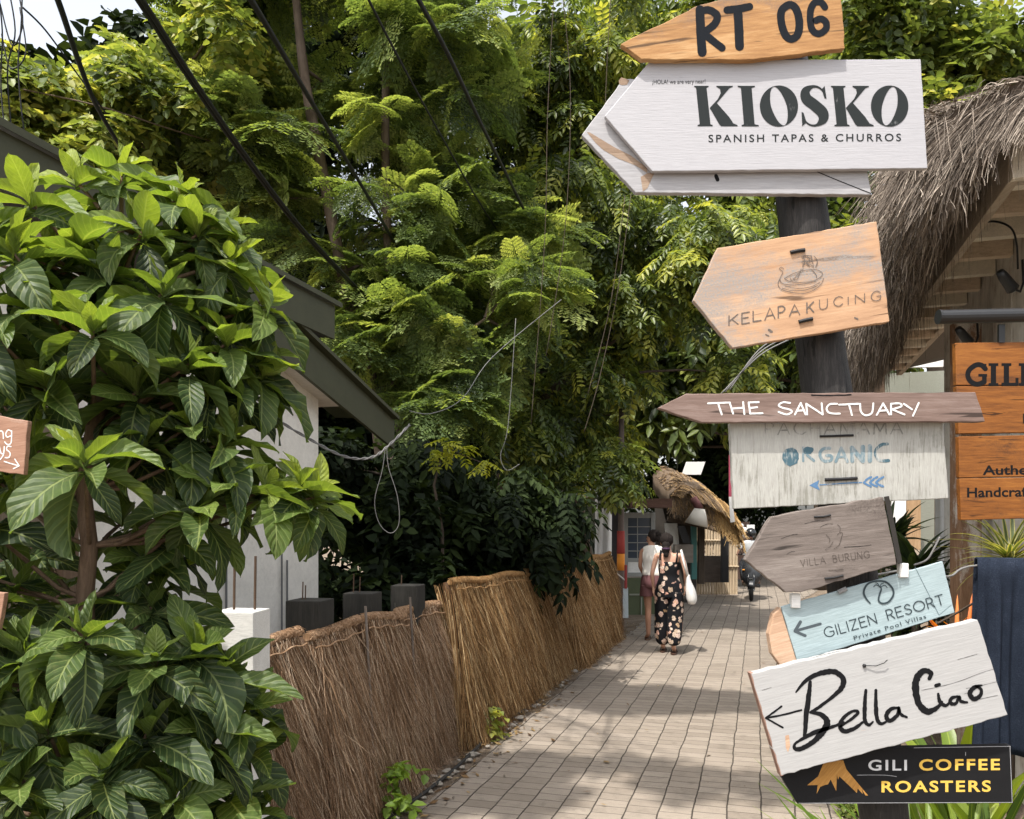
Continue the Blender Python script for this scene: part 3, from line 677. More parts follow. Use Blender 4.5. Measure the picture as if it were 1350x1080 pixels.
def lettered(ink, body, x0, y0, x1, y1, h, w, gap=.28, wide=1.0, rough=0, jitter=0):
    tot = 0
    for ch in body: tot += (.55 if ch == ' ' else GL[ch][0])+gap
    tot -= gap; ux, uy = x1-x0, y1-y0; l = math.hypot(ux, uy); ex, ey = ux/l, uy/l; nx, ny = ey, -ex; s = l/tot; cur = 0
    for ch in body:
        if ch == ' ': cur += .55+gap; continue
        wd, st = GL[ch]; jy = R.uniform(-jitter, jitter)
        for pts, sm in st:
            q = [(x0+ex*(cur+px)*s+nx*(py*h+jy), y0+ey*(cur+px)*s+ny*(py*h+jy)) for px, py in pts]
            ink.stroke(q, w, 5, smooth=sm > 0, closed=sm == 2, rough=rough, round_=True)
        cur += wd+gap
def Zf(ox, oy, k): return lambda pts: [(ox+p[0]/k, oy+p[1]/k)+((p[2]/k,) if len(p) > 2 else ()) for p in pts]

# ------------------------------------------------------------------ lettering on the orange hanging sign
z8 = Zf(1250, 440, 4.32); ik = Ink(3.5)
for ox in (0,):
    ik.stroke(z8([(212, 200), (190, 180), (160, 178), (122, 205), (112, 238), (128, 272), (165, 288), (205, 275)]), 6.6)
    ik.stroke(z8([(206, 280), (206, 236)]), 6.0, round_=False); ik.stroke(z8([(172, 237), (222, 237)]), 3.6, round_=False); ik.stroke(z8([(211, 172), (211, 208)]), 3.2, round_=False)
    for x in (258, 430):
        ik.stroke(z8([(x, 172), (x, 292)]), 7, round_=False); ik.stroke(z8([(x-28, 176), (x+28, 176)]), 3.6, round_=False); ik.stroke(z8([(x-28, 289), (x+28, 289)]), 3.6, round_=False)
    ik.stroke(z8([(332, 172), (332, 292)]), 7, round_=False); ik.stroke(z8([(304, 176), (360, 176)]), 3.6, round_=False); ik.stroke(z8([(304, 288), (396, 288)]), 4, round_=False); ik.stroke(z8([(392, 252), (392, 293)]), 4, round_=False)
ik.done("lettering", M_INK, sg); ik = Ink(3.5); ik.text("Authentic", 1295.5, 626, 1389, 625, 12.6, .022); ik.done("lettering", M_INK, sg); ik = Ink(3.5); ik.text("Handcrafted", 1275, 655.5, 1380, 654, 12.8, .022)
ik.poly(z8([(426, 455), (470, 455), (470, 512), (426, 512)]))
ik.done('lettering', M_INK, sg)

def m_faded(name, c, under, amt):
    t = NT(name, .8, .2); n = t.noise(t.co((1, 1, .3)), 90, 5, .7); b = t.noise(t.co(), 16, 4, .6)
    k = t.mr(t.math('MULTIPLY_ADD', b, .5, t.math('MULTIPLY', n, .5)), .5-amt, .62-amt); t.base(t.mix(k, c, under)); return t.m
# ------------------------------------------------------------------ the signpost and its boards
YP = 2.085
M_POLE = m_wood("dark_pole_wood", (.009, .0085, .0085), (.024, .022, .021), (.070, .064, .060), axis='z', grain=34, crack=.5, rough=.6)
g = MB()
pa = P(1028, 60, YP); pb = P(1166, 1080, YP); d = (pb-pa); t0 = -pb.z/(d.z); foot = pb+d*t0
nn = 26; pts = [pa+(foot-pa)*(i/nn) for i in range(nn+1)]
g.tube(pts, [.0605+.0025*math.sin(i*1.7) for i in range(nn+1)], 22)
o = g.build('signpost', M_POLE, None, tuple(foot), True); tag(o, 'dark leaning wooden post carrying a stack of arrow signs', 'signpost')
def sign(label, outline, Y, th, mat, jit=.8, step=9, bev=.0018, name='sign'):
    cx = sum(p[0] for p in outline)/len(outline); cy = sum(p[1] for p in outline)/len(outline)
    r = root(name, P(cx, cy, Y), label, 'sign', 'arrow signs nailed to the leaning post')
    pts = []
    for i, p in enumerate(outline):
        q = outline[(i+1) % len(outline)]; l = math.hypot(q[0]-p[0], q[1]-p[1]); n = max(1, int(l/step)); nx, ny = -(q[1]-p[1])/l, (q[0]-p[0])/l
        for k in range(n):
            j = R.uniform(-jit, jit) if k else R.uniform(-jit, jit)*.4
            pts.append((p[0]+(q[0]-p[0])*k/n+nx*j, p[1]+(q[1]-p[1])*k/n+ny*j))
    o = plank_px(pts, Y, th).build('board', mat, r, bevel=bev)
    return r
def staple(parent, pts, Y, w=4.5, depth=.004):
    g = MB(); q = [P(x, y, Y-.002) for x, y in pts]; g.tube(q, w/2/F*Y, 6); return g.build('strap', M_BLK, parent)
M_DARKINK = m_flat("blue_black_paint", (.011, .013, .017), .8, .4, 60, .08)
M_CHAR = m_faded("charcoal_print", (.017, .021, .022), (.30, .30, .31), -.125)
# RT 06
M_W1 = m_wood("honey_plank", (.16, .070, .026), (.37, .195, .075), (.55, .36, .18), ang=.11, grain=15, crack=.3, stain=(.20, .13, .09), stain_amt=.42, rough=.6)
s1 = sign('honey coloured wooden arrow painted RT 06, topmost sign on the post', [(818, 58), (923, 6), (1000, -14), (1109, -10), (1114, 64), (1040, 73), (985, 79), (846, 78)], 1.966, .018, M_W1)
z = Zf(900, 0, 6.136); ik = Ink(1.966)
ik.stroke(z([(140, 78), (146, 260), (158, 425)]), 11.8, rough=.04)
ik.stroke(z([(150, 88), (215, 82), (278, 125), (262, 190), (205, 240), (165, 258)]), 10, rough=.04); ik.stroke(z([(190, 285), (250, 335), (318, 388)]), 10, rough=.04)
ik.stroke(z([(360, 82), (450, 72), (540, 54)]), 10, rough=.05); ik.stroke(z([(446, 90), (455, 230), (460, 375)]), 11.8, rough=.04)
ik.stroke(z([(865, 38), (918, 75), (944, 180), (930, 280), (880, 315), (832, 285), (800, 190), (800, 90)]), 10.2, closed=True, rough=.03)
ik.stroke(z([(1150, 58), (1120, 20), (1065, 25), (1034, 90), (1036, 200), (1062, 258), (1110, 272), (1160, 232), (1158, 180), (1120, 152), (1078, 166)]), 9, rough=.03)
ik.done('lettering', M_DARKINK, s1)
# KIOSKO
M_WP = m_paint("white_sign_paint", (.395, .39, .41), (.40, .42, .34), .02, dirt=.10, dirtc=(.45, .44, .45), grain=44, streak=.88)
M_WP2 = m_paint("worn_white_sign_paint", (.375, .37, .385), (.42, .26, .15), .15, dirt=.25, dirtc=(.4, .38, .37), grain=30)
s2 = sign('large white arrow sign printed KIOSKO in fat dark letters', [(797, 153), (858, 79), (1214, 78), (1223, 222), (860, 226)], 1.985, .014, M_WP, jit=.25)
ik = Ink(1.985); z = Zf(900, 90, 4.09)
def K_(dx):
    a = 738 if dx else 0; b = 734 if dx else 0
    ik.poly(z([(x+a, y) for x, y in [(62, 95), (140, 95), (140, 101), (129, 106), (150, 302), (162, 307), (162, 313), (80, 313), (80, 307), (92, 302), (72, 106), (62, 101)]]))
    ik.poly(z([(x+b, y) for x, y in [(182, 95), (270, 95), (270, 101), (252, 108), (190, 182), (149, 224), (146, 214), (190, 166), (205, 135), (201, 112), (182, 101)]]))
    ik.poly(z([(x+b, y) for x, y in [(181, 184), (250, 262), (274, 298), (296, 307), (296, 313), (208, 313), (197, 302), (149, 219)]]))
K_(0); K_(1)
ik.poly(z([(297, 95), (390, 95), (390, 101), (372, 106), (388, 302), (410, 307), (410, 313), (318, 313), (318, 307), (330, 302), (314, 106), (297, 101)]))
tt = [2*math.pi*i/64 for i in range(64)]
for cx, rx, irx, sh_ in ((519, 103, 43, .27), (1116, 101, 41, -.20)):
    ik.ring(z([(cx+rx*math.cos(t), 204+111*math.sin(t)) for t in tt]), z([(cx+irx*math.cos(t)*(1-.12*abs(math.sin(t)))+sh_*104*math.sin(t)*.9, 204+104*math.sin(t)) for t in tt]))
ik.stroke(z([(767, 152, 5), (755, 122, 8), (730, 102, 11), (697, 100, 18), (664, 124, 46), (668, 164, 58), (712, 200, 60), (754, 240, 60), (756, 276, 50), (728, 304, 17), (697, 308, 10), (668, 292, 8), (649, 256, 5)]), sub=8, round_=False)
ik.poly(z([(766, 96), (776, 165), (764, 160), (750, 112)])); ik.poly(z([(641, 236), (652, 240), (668, 292), (645, 312)]))
ik.done("lettering", M_CHAR, s2); ik = Ink(1.985); ik.text("SPANISH TAPAS & CHURROS", 934, 187.5, 1188, 186, 10.2, .012, 1.32)
ik.done("lettering", M_CHAR, s2); ik = Ink(1.985); ik.text("¡HOLA! we are very near!", 860, 111, 930, 110, 6.0, .0)
ik.done('lettering', M_CHAR, s2)
s3 = sign('worn white arrow board half hidden behind the KIOSKO sign', [(767, 178), (822, 104), (900, 106), (1138, 190), (1149, 257), (838, 254)], 2.002, .018, M_WP2, jit=.4)
# bare scraped wood along its broken tip, a crack and a nail
M_BARE = m_wood("scraped_bare_wood", (.16, .105, .07), (.27, .19, .135), (.38, .30, .23), grain=24)
ik = Ink(2.002); z = Zf(760, 90, 6)
ik.poly(z([(82, 505), (105, 508), (300, 625), (430, 690), (560, 790), (560, 830), (470, 770), (330, 715), (210, 645), (150, 590)]))
ik.poly(z([(335, 98), (355, 72), (405, 90), (420, 95), (400, 130), (360, 135), (338, 125)]))
ik.poly(z([(508, 860), (560, 830), (620, 822), (560, 950), (525, 975), (515, 910)]))
ik.done('scraped_patch', M_BARE, s3)
ik = Ink(2.002); ik.stroke([(1074, 225), (1100, 236), (1148, 255)], 1.2); ik.stroke([(944, 232), (946, 237)], 5); ik.done('crack', M_INK, s3)
# narrow pale batten behind the post
g = MB(); g.beam(P(1073, 225, 2.14), P(1079, 330, 2.14), .02, .02, (0, 1, 0)); o = g.build('batten', M_WHT, None, tuple(P(1073, 280, 2.14))); tag(o, 'thin pale batten fixed behind the leaning post', 'batten')
# KELAPA KUCING
M_W2 = m_wood("peach_plywood", (.30, .17, .10), (.46, .28, .165), (.56, .38, .25), ang=.16, grain=11, stain=(.27, .25, .235), stain_amt=.62, stain_scale=5.5, rough=.75, crack=.06)
s4 = sign('peach plywood arrow carved KELAPA KUCING with grey worn patches', [(914, 396), (946, 327), (1156, 292), (1173, 424), (966, 459)], 1.975, .020, M_W2, jit=.5)
z = Zf(950, 310, 5.87); ik = Ink(1.975)
M_CARV = m_flat("carved_grey", (.13, .105, .09), .85, .6, 120, .2)
xs = [("K", 65, 135, 700, 625), ("E", 165, 222, 688, 605), ("L", 252, 312, 670, 590), ("A", 343, 420, 658, 570), ("P", 446, 497, 640, 555), ("A", 533, 612, 627, 543), ("K", 668, 720, 602, 525), ("U", 766, 826, 578, 502), ("C", 876, 945, 556, 482), ("I", 985, 991, 537, 480), ("N", 1043, 1115, 530, 465), ("G", 1166, 1240, 515, 440)]
for ch, a, b, y0, y1 in xs:
    wd = max(GL[ch][0], .05)
    for pts, sm in GL[ch][1]:
        q = [(a+(b-a)*px/wd+(py*0), y0-(y0-y1)*py-.16*(b-a)*px/wd) for px, py in pts]
        ik.stroke(z(q), 1.7 if ch not in 'CINGU' else 1.1, 5, smooth=sm > 0, closed=sm == 2, rough=.25)
lw = .75
for q in ([(495, 335), (560, 300), (640, 275), (740, 268), (790, 300), (740, 345), (640, 366), (540, 360), (495, 335)], [(490, 262), (470, 248), (455, 262), (482, 285), (462, 330), (445, 382), (480, 425), (600, 452), (690, 440), (770, 390), (797, 335)], [(460, 345), (480, 375), (560, 385), (640, 378), (740, 355)], [(540, 332), (555, 350), (600, 300), (625, 262)], [(560, 335), (590, 345), (615, 290), (640, 262)], [(700, 262), (735, 300), (745, 330)], [(475, 410), (560, 430), (660, 425), (750, 390)], [(500, 395), (600, 412), (700, 400), (770, 365)]):
    ik.stroke(z(q), lw, 5, rough=.3)
for q in ([(628, 165), (660, 158), (705, 162)], [(632, 185), (670, 172), (708, 190)], [(628, 210), (665, 200), (710, 208)], [(634, 232), (672, 222), (712, 238)], [(640, 160), (650, 200), (636, 245)], [(700, 158), (712, 200), (718, 245)], [(668, 160), (690, 190), (664, 215), (690, 240)], [(725, 165), (750, 200), (735, 250)]):
    ik.stroke(z(q), 1.0, 5, rough=.3)
ik.done('carving', M_CARV, s4)
staple(s4, z([(540, 135), (600, 122), (652, 116)]), 1.975, 5.2); staple(s4, z([(605, 672), (660, 658), (712, 648)]), 1.975, 5.2)
ik = Ink(1.975); ik.stroke(z([(375, 735), (395, 748)]), 3.4, rough=.3); ik.stroke(z([(350, 770), (372, 780)]), 1.8); ik.stroke(z([(1040, 640), (1060, 650)]), 2.4, rough=.4); ik.done('knot', M_CARV, s4)
# THE SANCTUARY
M_W3 = m_wood("brown_grey_plank", (.095, .062, .050), (.185, .128, .108), (.285, .22, .195), grain=18, crack=.15, rough=.8)
s5 = sign('long brown grey plank arrow hand painted THE SANCTUARY in white', [(867, 538), (905, 519), (1286, 517), (1299, 556), (925, 557)], 1.955, .022, M_W3, jit=.5)
z = Zf(920, 515, 3.553); ik = Ink(1.955)
for q in ([(48, 60), (150, 56)], [(95, 60), (112, 112)], [(150, 58), (165, 108)], [(212, 54), (218, 110)], [(158, 85), (215, 80)], [(238, 56), (245, 108)], [(238, 56), (285, 54)], [(242, 82), (278, 78)], [(245, 108), (303, 106)], [(432, 58), (400, 55), (379, 68), (395, 80), (430, 89), (440, 101), (415, 112), (378, 100)], [(455, 112), (482, 58)], [(482, 58), (505, 112)], [(466, 95), (498, 92)], [(512, 112), (508, 62)], [(508, 62), (585, 112)], [(585, 112), (580, 60)], [(652, 62), (618, 64), (603, 85), (618, 105), (665, 108)], [(662, 66), (752, 62)], [(708, 64), (722, 115)], [(760, 62), (764, 98), (786, 116), (815, 104), (822, 60)], [(838, 114), (868, 60)], [(868, 60), (897, 112)], [(850, 95), (888, 92)], [(905, 112), (905, 62)], [(905, 62), (945, 60), (953, 74), (910, 88)], [(910, 88), (968, 112)], [(965, 62), (1003, 88)], [(1035, 58), (1008, 118)]):
    ik.stroke(z(q), 2.35, 5, rough=.12)
ik.done('lettering', m_faded("white_brush_paint", (.72, .71, .69), (.22, .16, .14), -.10), s5)
ik = Ink(1.955); ik.stroke([(1070, 521), (1095, 521.5), (1122, 520.5)], 1.6, rough=.3); ik.done('crack', M_INK, s5)
# ORGANIC
M_W4 = m_paint("whitewashed_grey_board", (.46, .455, .42), (.22, .215, .185), .62, axis='z', dirt=.6, dirtc=(.22, .21, .19), grain=85, rough=.8)
s6 = sign('pale weathered board with faded blue ORGANIC and a feathered arrow', [(962, 558), (1243, 556), (1251, 657), (968, 671)], 1.985, .020, M_W4, jit=.5)
M_FB = m_faded("faded_teal_paint", (.060, .115, .145), (.40, .41, .39), -.012); M_FB2 = m_faded("faint_teal_paint", (.15, .215, .245), (.40, .41, .40), .025); M_FG = m_faded("faint_grey_paint", (.19, .19, .18), (.40, .39, .37), .04)
M_BLUE = m_faded("worn_blue_paint", (.085, .17, .30), (.42, .44, .46), -.05)
z = Zf(990, 555, 5); ik = Ink(1.985)
ik.poly([(p[0]+R.uniform(-.9, .9), p[1]+R.uniform(-.9, .9)) for p in z(arc(262, 236, 57, 62, 0, 352, 26))]); ik.stroke(z([(900, 152), (860, 158), (826, 190), (822, 225), (848, 260), (908, 262)]), 4, rough=.15)
ik.poly([(p[0]+R.uniform(-.8, .8), p[1]+R.uniform(-.8, .8)) for p in z(arc(376, 195, 36, 26, 0, 352, 18))])
ik.done('lettering', M_FB, s6)
ik = Ink(1.985); ik.stroke(z([(345, 175), (345, 265)]), 3); ik.stroke(z([(370, 225), (415, 262)]), 3.5)
ik.stroke(z([(520, 180), (475, 185), (455, 220), (475, 262), (525, 262), (530, 232), (500, 228)]), 4, rough=.2)
ik.stroke(z([(560, 268), (596, 178)]), 4); ik.stroke(z([(596, 178), (635, 268)]), 4); ik.stroke(z([(575, 238), (618, 236)]), 3)
ik.stroke(z([(668, 265), (666, 178)]), 5); ik.stroke(z([(666, 178), (738, 265)]), 6); ik.stroke(z([(738, 265), (738, 172)]), 6); ik.stroke(z([(784, 168), (784, 262)]), 6)
ik.done('faint_lettering', M_FB2, s6)
ik = Ink(1.985); lettered(ik, "PACHAMAMA", 1009, 573, 1190, 572, 16, 1.7, gap=.3, rough=.3); ik.done('grey_lettering', M_FG, s6)
ik = Ink(1.985); ik.stroke(z([(455, 422), (600, 412), (730, 405)]), 1.5, rough=.3); ik.poly(z([(385, 425), (450, 390), (440, 425), (455, 458)]))
for x in (745, 785, 825):
    ik.stroke(z([(x, 405), (x+22, 385), (x+48, 370)]), 2.8, rough=.3); ik.stroke(z([(x, 408), (x+22, 422), (x+46, 432)]), 2.8, rough=.3)
ik.done('arrow_mark', M_BLUE, s6)
staple(s6, z([(488, 387), (590, 384), (700, 378)]), 1.985, 4.6); staple(s6, z([(455, 102), (560, 99), (675, 95)]), 1.985, 3.2)
# VILLA
M_W5 = m_wood("silver_grey_weathered_wood", (.070, .056, .048), (.165, .137, .122), (.27, .235, .21), ang=.10, grain=13, crack=.22, stain=(.075, .060, .052), stain_amt=.42, stain_scale=5, rough=.85, bump=.8)
s7 = sign('silver grey weathered arrow board with faint carved VILLA lettering', [(982, 738), (1018, 681), (1164, 655), (1182, 744), (1056, 781), (1036, 781)], 1.962, .024, M_W5, jit=1.0)
g = MB(); g.add([P(1165.5, 655, 1.961), P(1172, 654, 1.975), P(1189.5, 741, 1.975), P(1183.5, 744.5, 1.961), P(1165.5, 655, 1.99), P(1172, 654, 1.99), P(1189.5, 741, 1.99), P(1183.5, 744.5, 1.99)], [(0, 1, 2, 3), (7, 6, 5, 4), (0, 4, 5, 1), (1, 5, 6, 2), (2, 6, 7, 3), (3, 7, 4, 0)])
g.build('edge_strip', m_flat("dark_edge", (.03, .026, .022), .8, .4), s7)
z = Zf(1030, 680, 8.44); ik = Ink(1.962)
lettered(ik, "VILLA BURUNG", *z([(220, 568)])[0], *z([(985, 465)])[0], 9.2, .75, gap=.34, rough=.35)
for q in ([(620, 220), (650, 190), (680, 190), (668, 250), (640, 330), (585, 368)], [(650, 190), (655, 130), (625, 100)], [(490, 375), (540, 345), (575, 290)], [(500, 210), (540, 260), (530, 300)]): ik.stroke(z(q), .7, 5, rough=.3)
ik.stroke(z([(530, 605), (600, 610), (690, 600)]), 1.0, rough=.5)
ik.done('carving', m_flat("carved_shadow_brown", (.075, .06, .052), .9, .4, 100), s7)
staple(s7, z([(485, 700), (580, 690), (690, 665)]), 1.962, 3.0); staple(s7, z([(365, 15), (470, 10), (550, -8)]), 1.962, 3.0)
ik = Ink(1.962)
for q in ([(430, 130), (500, 95), (575, 92)], [(260, 90), (380, 60), (470, 60)], [(700, 350), (880, 340), (1000, 325)], [(60, 430), (110, 402), (150, 398)], [(0, 255), (110, 215), (180, 205)]): ik.stroke(z(q), .45, 4, rough=.6)
ik.done('crack', M_INK, s7)
# GILIZEN RESORT
M_BP = m_paint("pale_blue_paint", (.345, .43, .45), (.42, .38, .33), .03, ang=.27, dirt=.12, dirtc=(.3, .38, .4), grain=40)
M_ENDW = m_wood("cut_end_wood", (.28, .165, .10), (.46, .30, .20), (.6, .44, .32), ang=.27, grain=22)
s8 = sign('pale blue sign lettered GILIZEN RESORT with an arrow and round emblem', [(1030, 800), (1243, 740), (1259, 808), (1051.5, 873)], 1.988, .008, M_BP, jit=.3)
o = plank_px([(1029, 801), (1050.5, 871.5), (1030, 879), (1018, 862), (1014, 836), (1020, 810)], 1.991, .028).build('bare_end', M_ENDW, s8, bevel=.002)
o = plank_px([(1040, 801), (1240, 745), (1255, 803), (1050, 868)], 1.9972, .018).build('backing', M_ENDW, s8)
z = Zf(1030, 740, 5.625); ik = Ink(1.988)
ik.stroke(z([(290, 465), (200, 490), (112, 515)]), 3.7); ik.stroke(z([(142, 450), (102, 518)]), 4.2); ik.stroke(z([(102, 520), (178, 552)]), 3.7)
ik.done('arrow_mark', m_flat("slate_paint", (.060, .075, .085), .7, .3, 90), s8)
ik = Ink(1.988)
lettered(ik, "GILIZEN RESORT", *z([(330, 568)])[0], *z([(1212, 318)])[0], 13.2, 1.45, gap=.25)
ik.text("Private Pool Villas", 1126.5, 844, 1221.5, 815, 5.8, .006, 1.22)
ik.stroke(z([(660, 312, 9), (625, 270, 14), (612, 225, 15), (640, 170, 14), (700, 148, 13), (770, 152, 14), (820, 195, 15), (832, 245, 15), (800, 298, 14), (750, 313, 14), (722, 290, 13), (730, 245, 13), (742, 205, 10), (728, 185, 5)]), sub=8)
for q in ([(735, 195), (705, 175), (685, 190)], [(735, 195), (765, 178), (785, 195)], [(735, 193), (740, 170), (760, 162)], [(733, 195), (715, 165), (700, 160)]): ik.stroke(z(q), 1.0, 4)
ik.done('lettering', m_flat("dark_teal_print", (.030, .045, .052), .65, .3, 90), s8)
ik = Ink(1.988); ik.stroke(z([(992, 42), (1040, 140), (1090, 240), (1170, 400)]), .7, 4, rough=.4); ik.stroke(z([(1170, 400), (1260, 325)]), .5); ik.done('crack', m_flat("teal_crack", (.09, .13, .14), .8), s8)
for a, b, lab in ((1048, 792, 0), (1190, 752, 1)):
    g = MB(); g.box(P(a, b, 1.988), (.022, .018, .034)); g.build('block', M_WHT, s8, bevel=.002)
g = MB(); g.tube([P(1105, 781, 1.984), P(1116, 776, 1.98)], .006, 7); g.build('nail', m_flat("grey_nail", (.2, .2, .2), .5), s8)
# BELLA CIAO
M_BC = m_paint("chalky_white_paint", (.395, .39, .385), (.40, .30, .23), .07, ang=.24, dirt=.18, dirtc=(.38, .37, .36), grain=30, streak=.84)
s9 = sign('white board brush lettered Bella Ciao in black with a small arrow', [(990, 888), (1289, 817), (1329, 943), (1030, 1023)], 1.945, .026, M_BC, jit=1.0)
g = plank_px([(989, 888), (993, 887), (1033, 1022), (1029.5, 1023.5)], 1.9455, .025)
M_RB = m_wood("red_brown_edge", (.16, .085, .06), (.27, .16, .12), (.36, .25, .2), axis='z')
g.build('bare_edge', M_RB, s9)
z = Zf(990, 860, 4.09); ik = Ink(1.945)
ik.stroke(z([(80, 355), (170, 338), (272, 312)]), 2.6, rough=.15); ik.stroke(z([(80, 355), (165, 292)]), 2.6, rough=.15); ik.stroke(z([(80, 355), (172, 406)]), 2.5, rough=.15)
for q in ([(320, 160, 18), (312, 230, 26), (300, 330, 28), (290, 450, 20)], [(243, 215, 9), (300, 150, 22), (380, 112, 28), (450, 106, 30), (496, 140, 30), (490, 190, 28), (440, 240, 20), (365, 298, 18), (322, 324, 16)], [(322, 324, 14), (380, 338, 26), (412, 380, 34), (385, 432, 36), (340, 478, 28), (282, 516, 26), (240, 522, 22), (238, 494, 14), (285, 463, 18), (350, 430, 26), (440, 402, 18), (500, 378, 13)],
          [(480, 402, 10), (540, 362, 16), (578, 325, 18), (550, 318, 16), (502, 350, 20), (480, 395, 24), (502, 426, 26), (556, 412, 22), (602, 378, 14)], [(620, 205, 16), (614, 290, 22), (614, 365, 22), (636, 392, 18), (658, 375, 10)], [(674, 205, 16), (674, 290, 22), (680, 358, 22), (702, 386, 18), (736, 370, 10)],
          [(790, 300, 14), (752, 308, 22), (730, 345, 24), (750, 370, 22), (790, 338, 20), (797, 296, 14), (806, 332, 18), (840, 350, 13)], [(962, 142, 20), (970, 112, 26), (930, 100, 32), (895, 140, 36), (888, 205, 38), (908, 280, 34), (952, 320, 34), (1002, 300, 24), (1030, 268, 14)], [(1010, 225, 14), (1020, 268, 22), (1050, 288, 18), (1076, 264, 10)], [(998, 180, 20), (1016, 174, 18)],
          [(1112, 238, 14), (1080, 250, 20), (1076, 274, 20), (1105, 276, 18), (1124, 238, 14), (1132, 264, 18), (1166, 270, 12)], [(1246, 178, 8), (1204, 190, 24), (1180, 222, 26), (1202, 252, 26), (1236, 234, 22), (1241, 200, 18), (1212, 184, 12)]):
    ik.stroke(z(q), sub=7, rough=.13)
ik.done('lettering', m_flat("black_brush_paint", (.009, .009, .010), .7, .4, 90, .08), s9)
ik = Ink(1.945)
for q in ([(920, 205), (1020, 185), (1120, 158), (1250, 108), (1308, 92)], [(1160, 195), (1230, 182), (1330, 158)], [(1190, 262), (1330, 232)], [(1115, 40), (1220, 10)], [(1150, 225), (1180, 215)], [(60, 205), (110, 190)], [(330, 30), (480, -8)]): ik.stroke(z(q), .55, 4, rough=.5)
ik.done('crack', m_flat("grey_crack", (.10, .095, .09), .9), s9)
g = MB(); g.tube([P(1139, 877.5, 1.942), P(1155, 878, 1.938), P(1166, 874, 1.936), P(1170, 870, 1.936)], .0011, 6); g.blob(P(1139.5, 877.8, 1.943), .0046, 8, 6); g.build('nail', M_BLK, s9)
ik = Ink(1.945); ik.poly(z([(185, 450), (205, 445), (212, 505), (200, 540), (188, 515)])); ik.done('scraped_patch', M_ENDW, s9)
# GILI COFFEE ROASTERS
M_BB = m_flat("black_sign_paint", (.012, .012, .013), .6, .3, 30, .12)
s10 = sign('black arrow sign lettered GILI COFFEE ROASTERS with a brown mountain emblem', [(1028, 1021), (1052, 1060), (1336, 1059), (1333, 982.5), (1200, 985), (1060, 990)], 1.985, .018, M_BB, jit=.2)
z = Zf(1040, 980, 4.355); ik = Ink(1.985)
ik.text("GILI", *z([(456, 155)])[0], *z([(678, 155)])[0], 14.2, .018, 1.2); ik.done('white_lettering', m_flat("silver_print", (.55, .55, .56), .6, .3, 20), s10)
ik = Ink(1.985); ik.text("COFFEE", *z([(748, 155)])[0], *z([(1212, 152)])[0], 14.8, .026, 1.22); ik.done('yellow_lettering', m_faded("yellow_print", (.66, .42, .08), (.10, .07, .02), -.13), s10); ik = Ink(1.985); ik.text("ROASTERS", *z([(532, 280)])[0], *z([(1160, 276)])[0], 14.8, .026, 1.22)
ik.done('yellow_lettering', m_faded("yellow_print", (.66, .42, .08), (.10, .07, .02), -.13), s10)
ik = Ink(1.985); ik.poly(z([(205, 98), (312, 98), (330, 150), (455, 300), (440, 300), (418, 265), (425, 292), (395, 260), (390, 285), (290, 190), (282, 210), (276, 178), (272, 275), (240, 208), (225, 236), (206, 240), (180, 250), (160, 290), (165, 240), (105, 241), (168, 190)]))
ik.done('emblem', m_wood("brown_emblem", (.20, .09, .02), (.40, .20, .05), (.5, .28, .09), ang=.9, grain=30), s10)
ik = Ink(1.985)
for a, b in (((1053, 1059), (1335, 1058)), ((1334.5, 1058), (1331.5, 984)), ((1205, 986), (1332, 984))): ik.stroke([a, b], .7)
ik.stroke([(1130, 1022), (1165, 1022), (1182, 1024)], .6); ik.stroke([(1273, 992), (1273, 996)], .8); ik.done('worn_edge', m_flat("worn_grey_edge", (.33, .33, .34), .6, .4, 60), s10)
# little handwritten sign at the left picture edge
M_W6 = m_wood("red_brown_board", (.17, .085, .055), (.33, .185, .125), (.46, .30, .22), ang=.1, grain=14, stain=(.45, .33, .26), stain_amt=.3)
s11 = sign('red brown board with white handwriting and arrow behind the bush leaves', [(-70, 536), (37, 555), (31, 626), (-70, 612)], 2.25, .02, M_W6)
s11['group'] = 'brown boards at the left edge'
z = Zf(0, 480, 3.175); ik = Ink(2.25)
for q in ([(-8, 312), (-8, 282)], [(-8, 290), (2, 280), (12, 286), (14, 312)], [(48, 282), (34, 276), (24, 292), (30, 306), (46, 300)], [(49, 280), (46, 330), (30, 336), (20, 326)], [(-2, 348), (4, 372), (12, 376)], [(18, 346), (14, 380), (0, 400)], [(46, 346), (32, 344), (28, 358), (42, 372), (38, 390), (22, 392)], [(18, 408), (50, 418), (78, 426)], [(62, 398), (80, 426)], [(80, 426), (56, 438)]):
    ik.stroke(z(q), 1.5, 5, rough=.15)
ik.done('lettering', m_flat("chalk_white", (.75, .72, .70), .7, .15, 60), s11)
s12 = sign('plain red brown board corner below the handwritten one', [(-70, 770), (6, 782), (-3, 835), (-70, 825)], 2.3, .02, M_W6); s12['group'] = 'brown boards at the left edge'
g = MB(); a = P(-75, 500, 2.32); g.beam((a.x, a.y, 0), (a.x, a.y, 2.45), .07, .07, (0, 1, 0)); o = g.build('post', M_BRW, None, (a.x, a.y, 0)); tag(o, 'brown post holding the handwritten boards at the left edge', 'post')

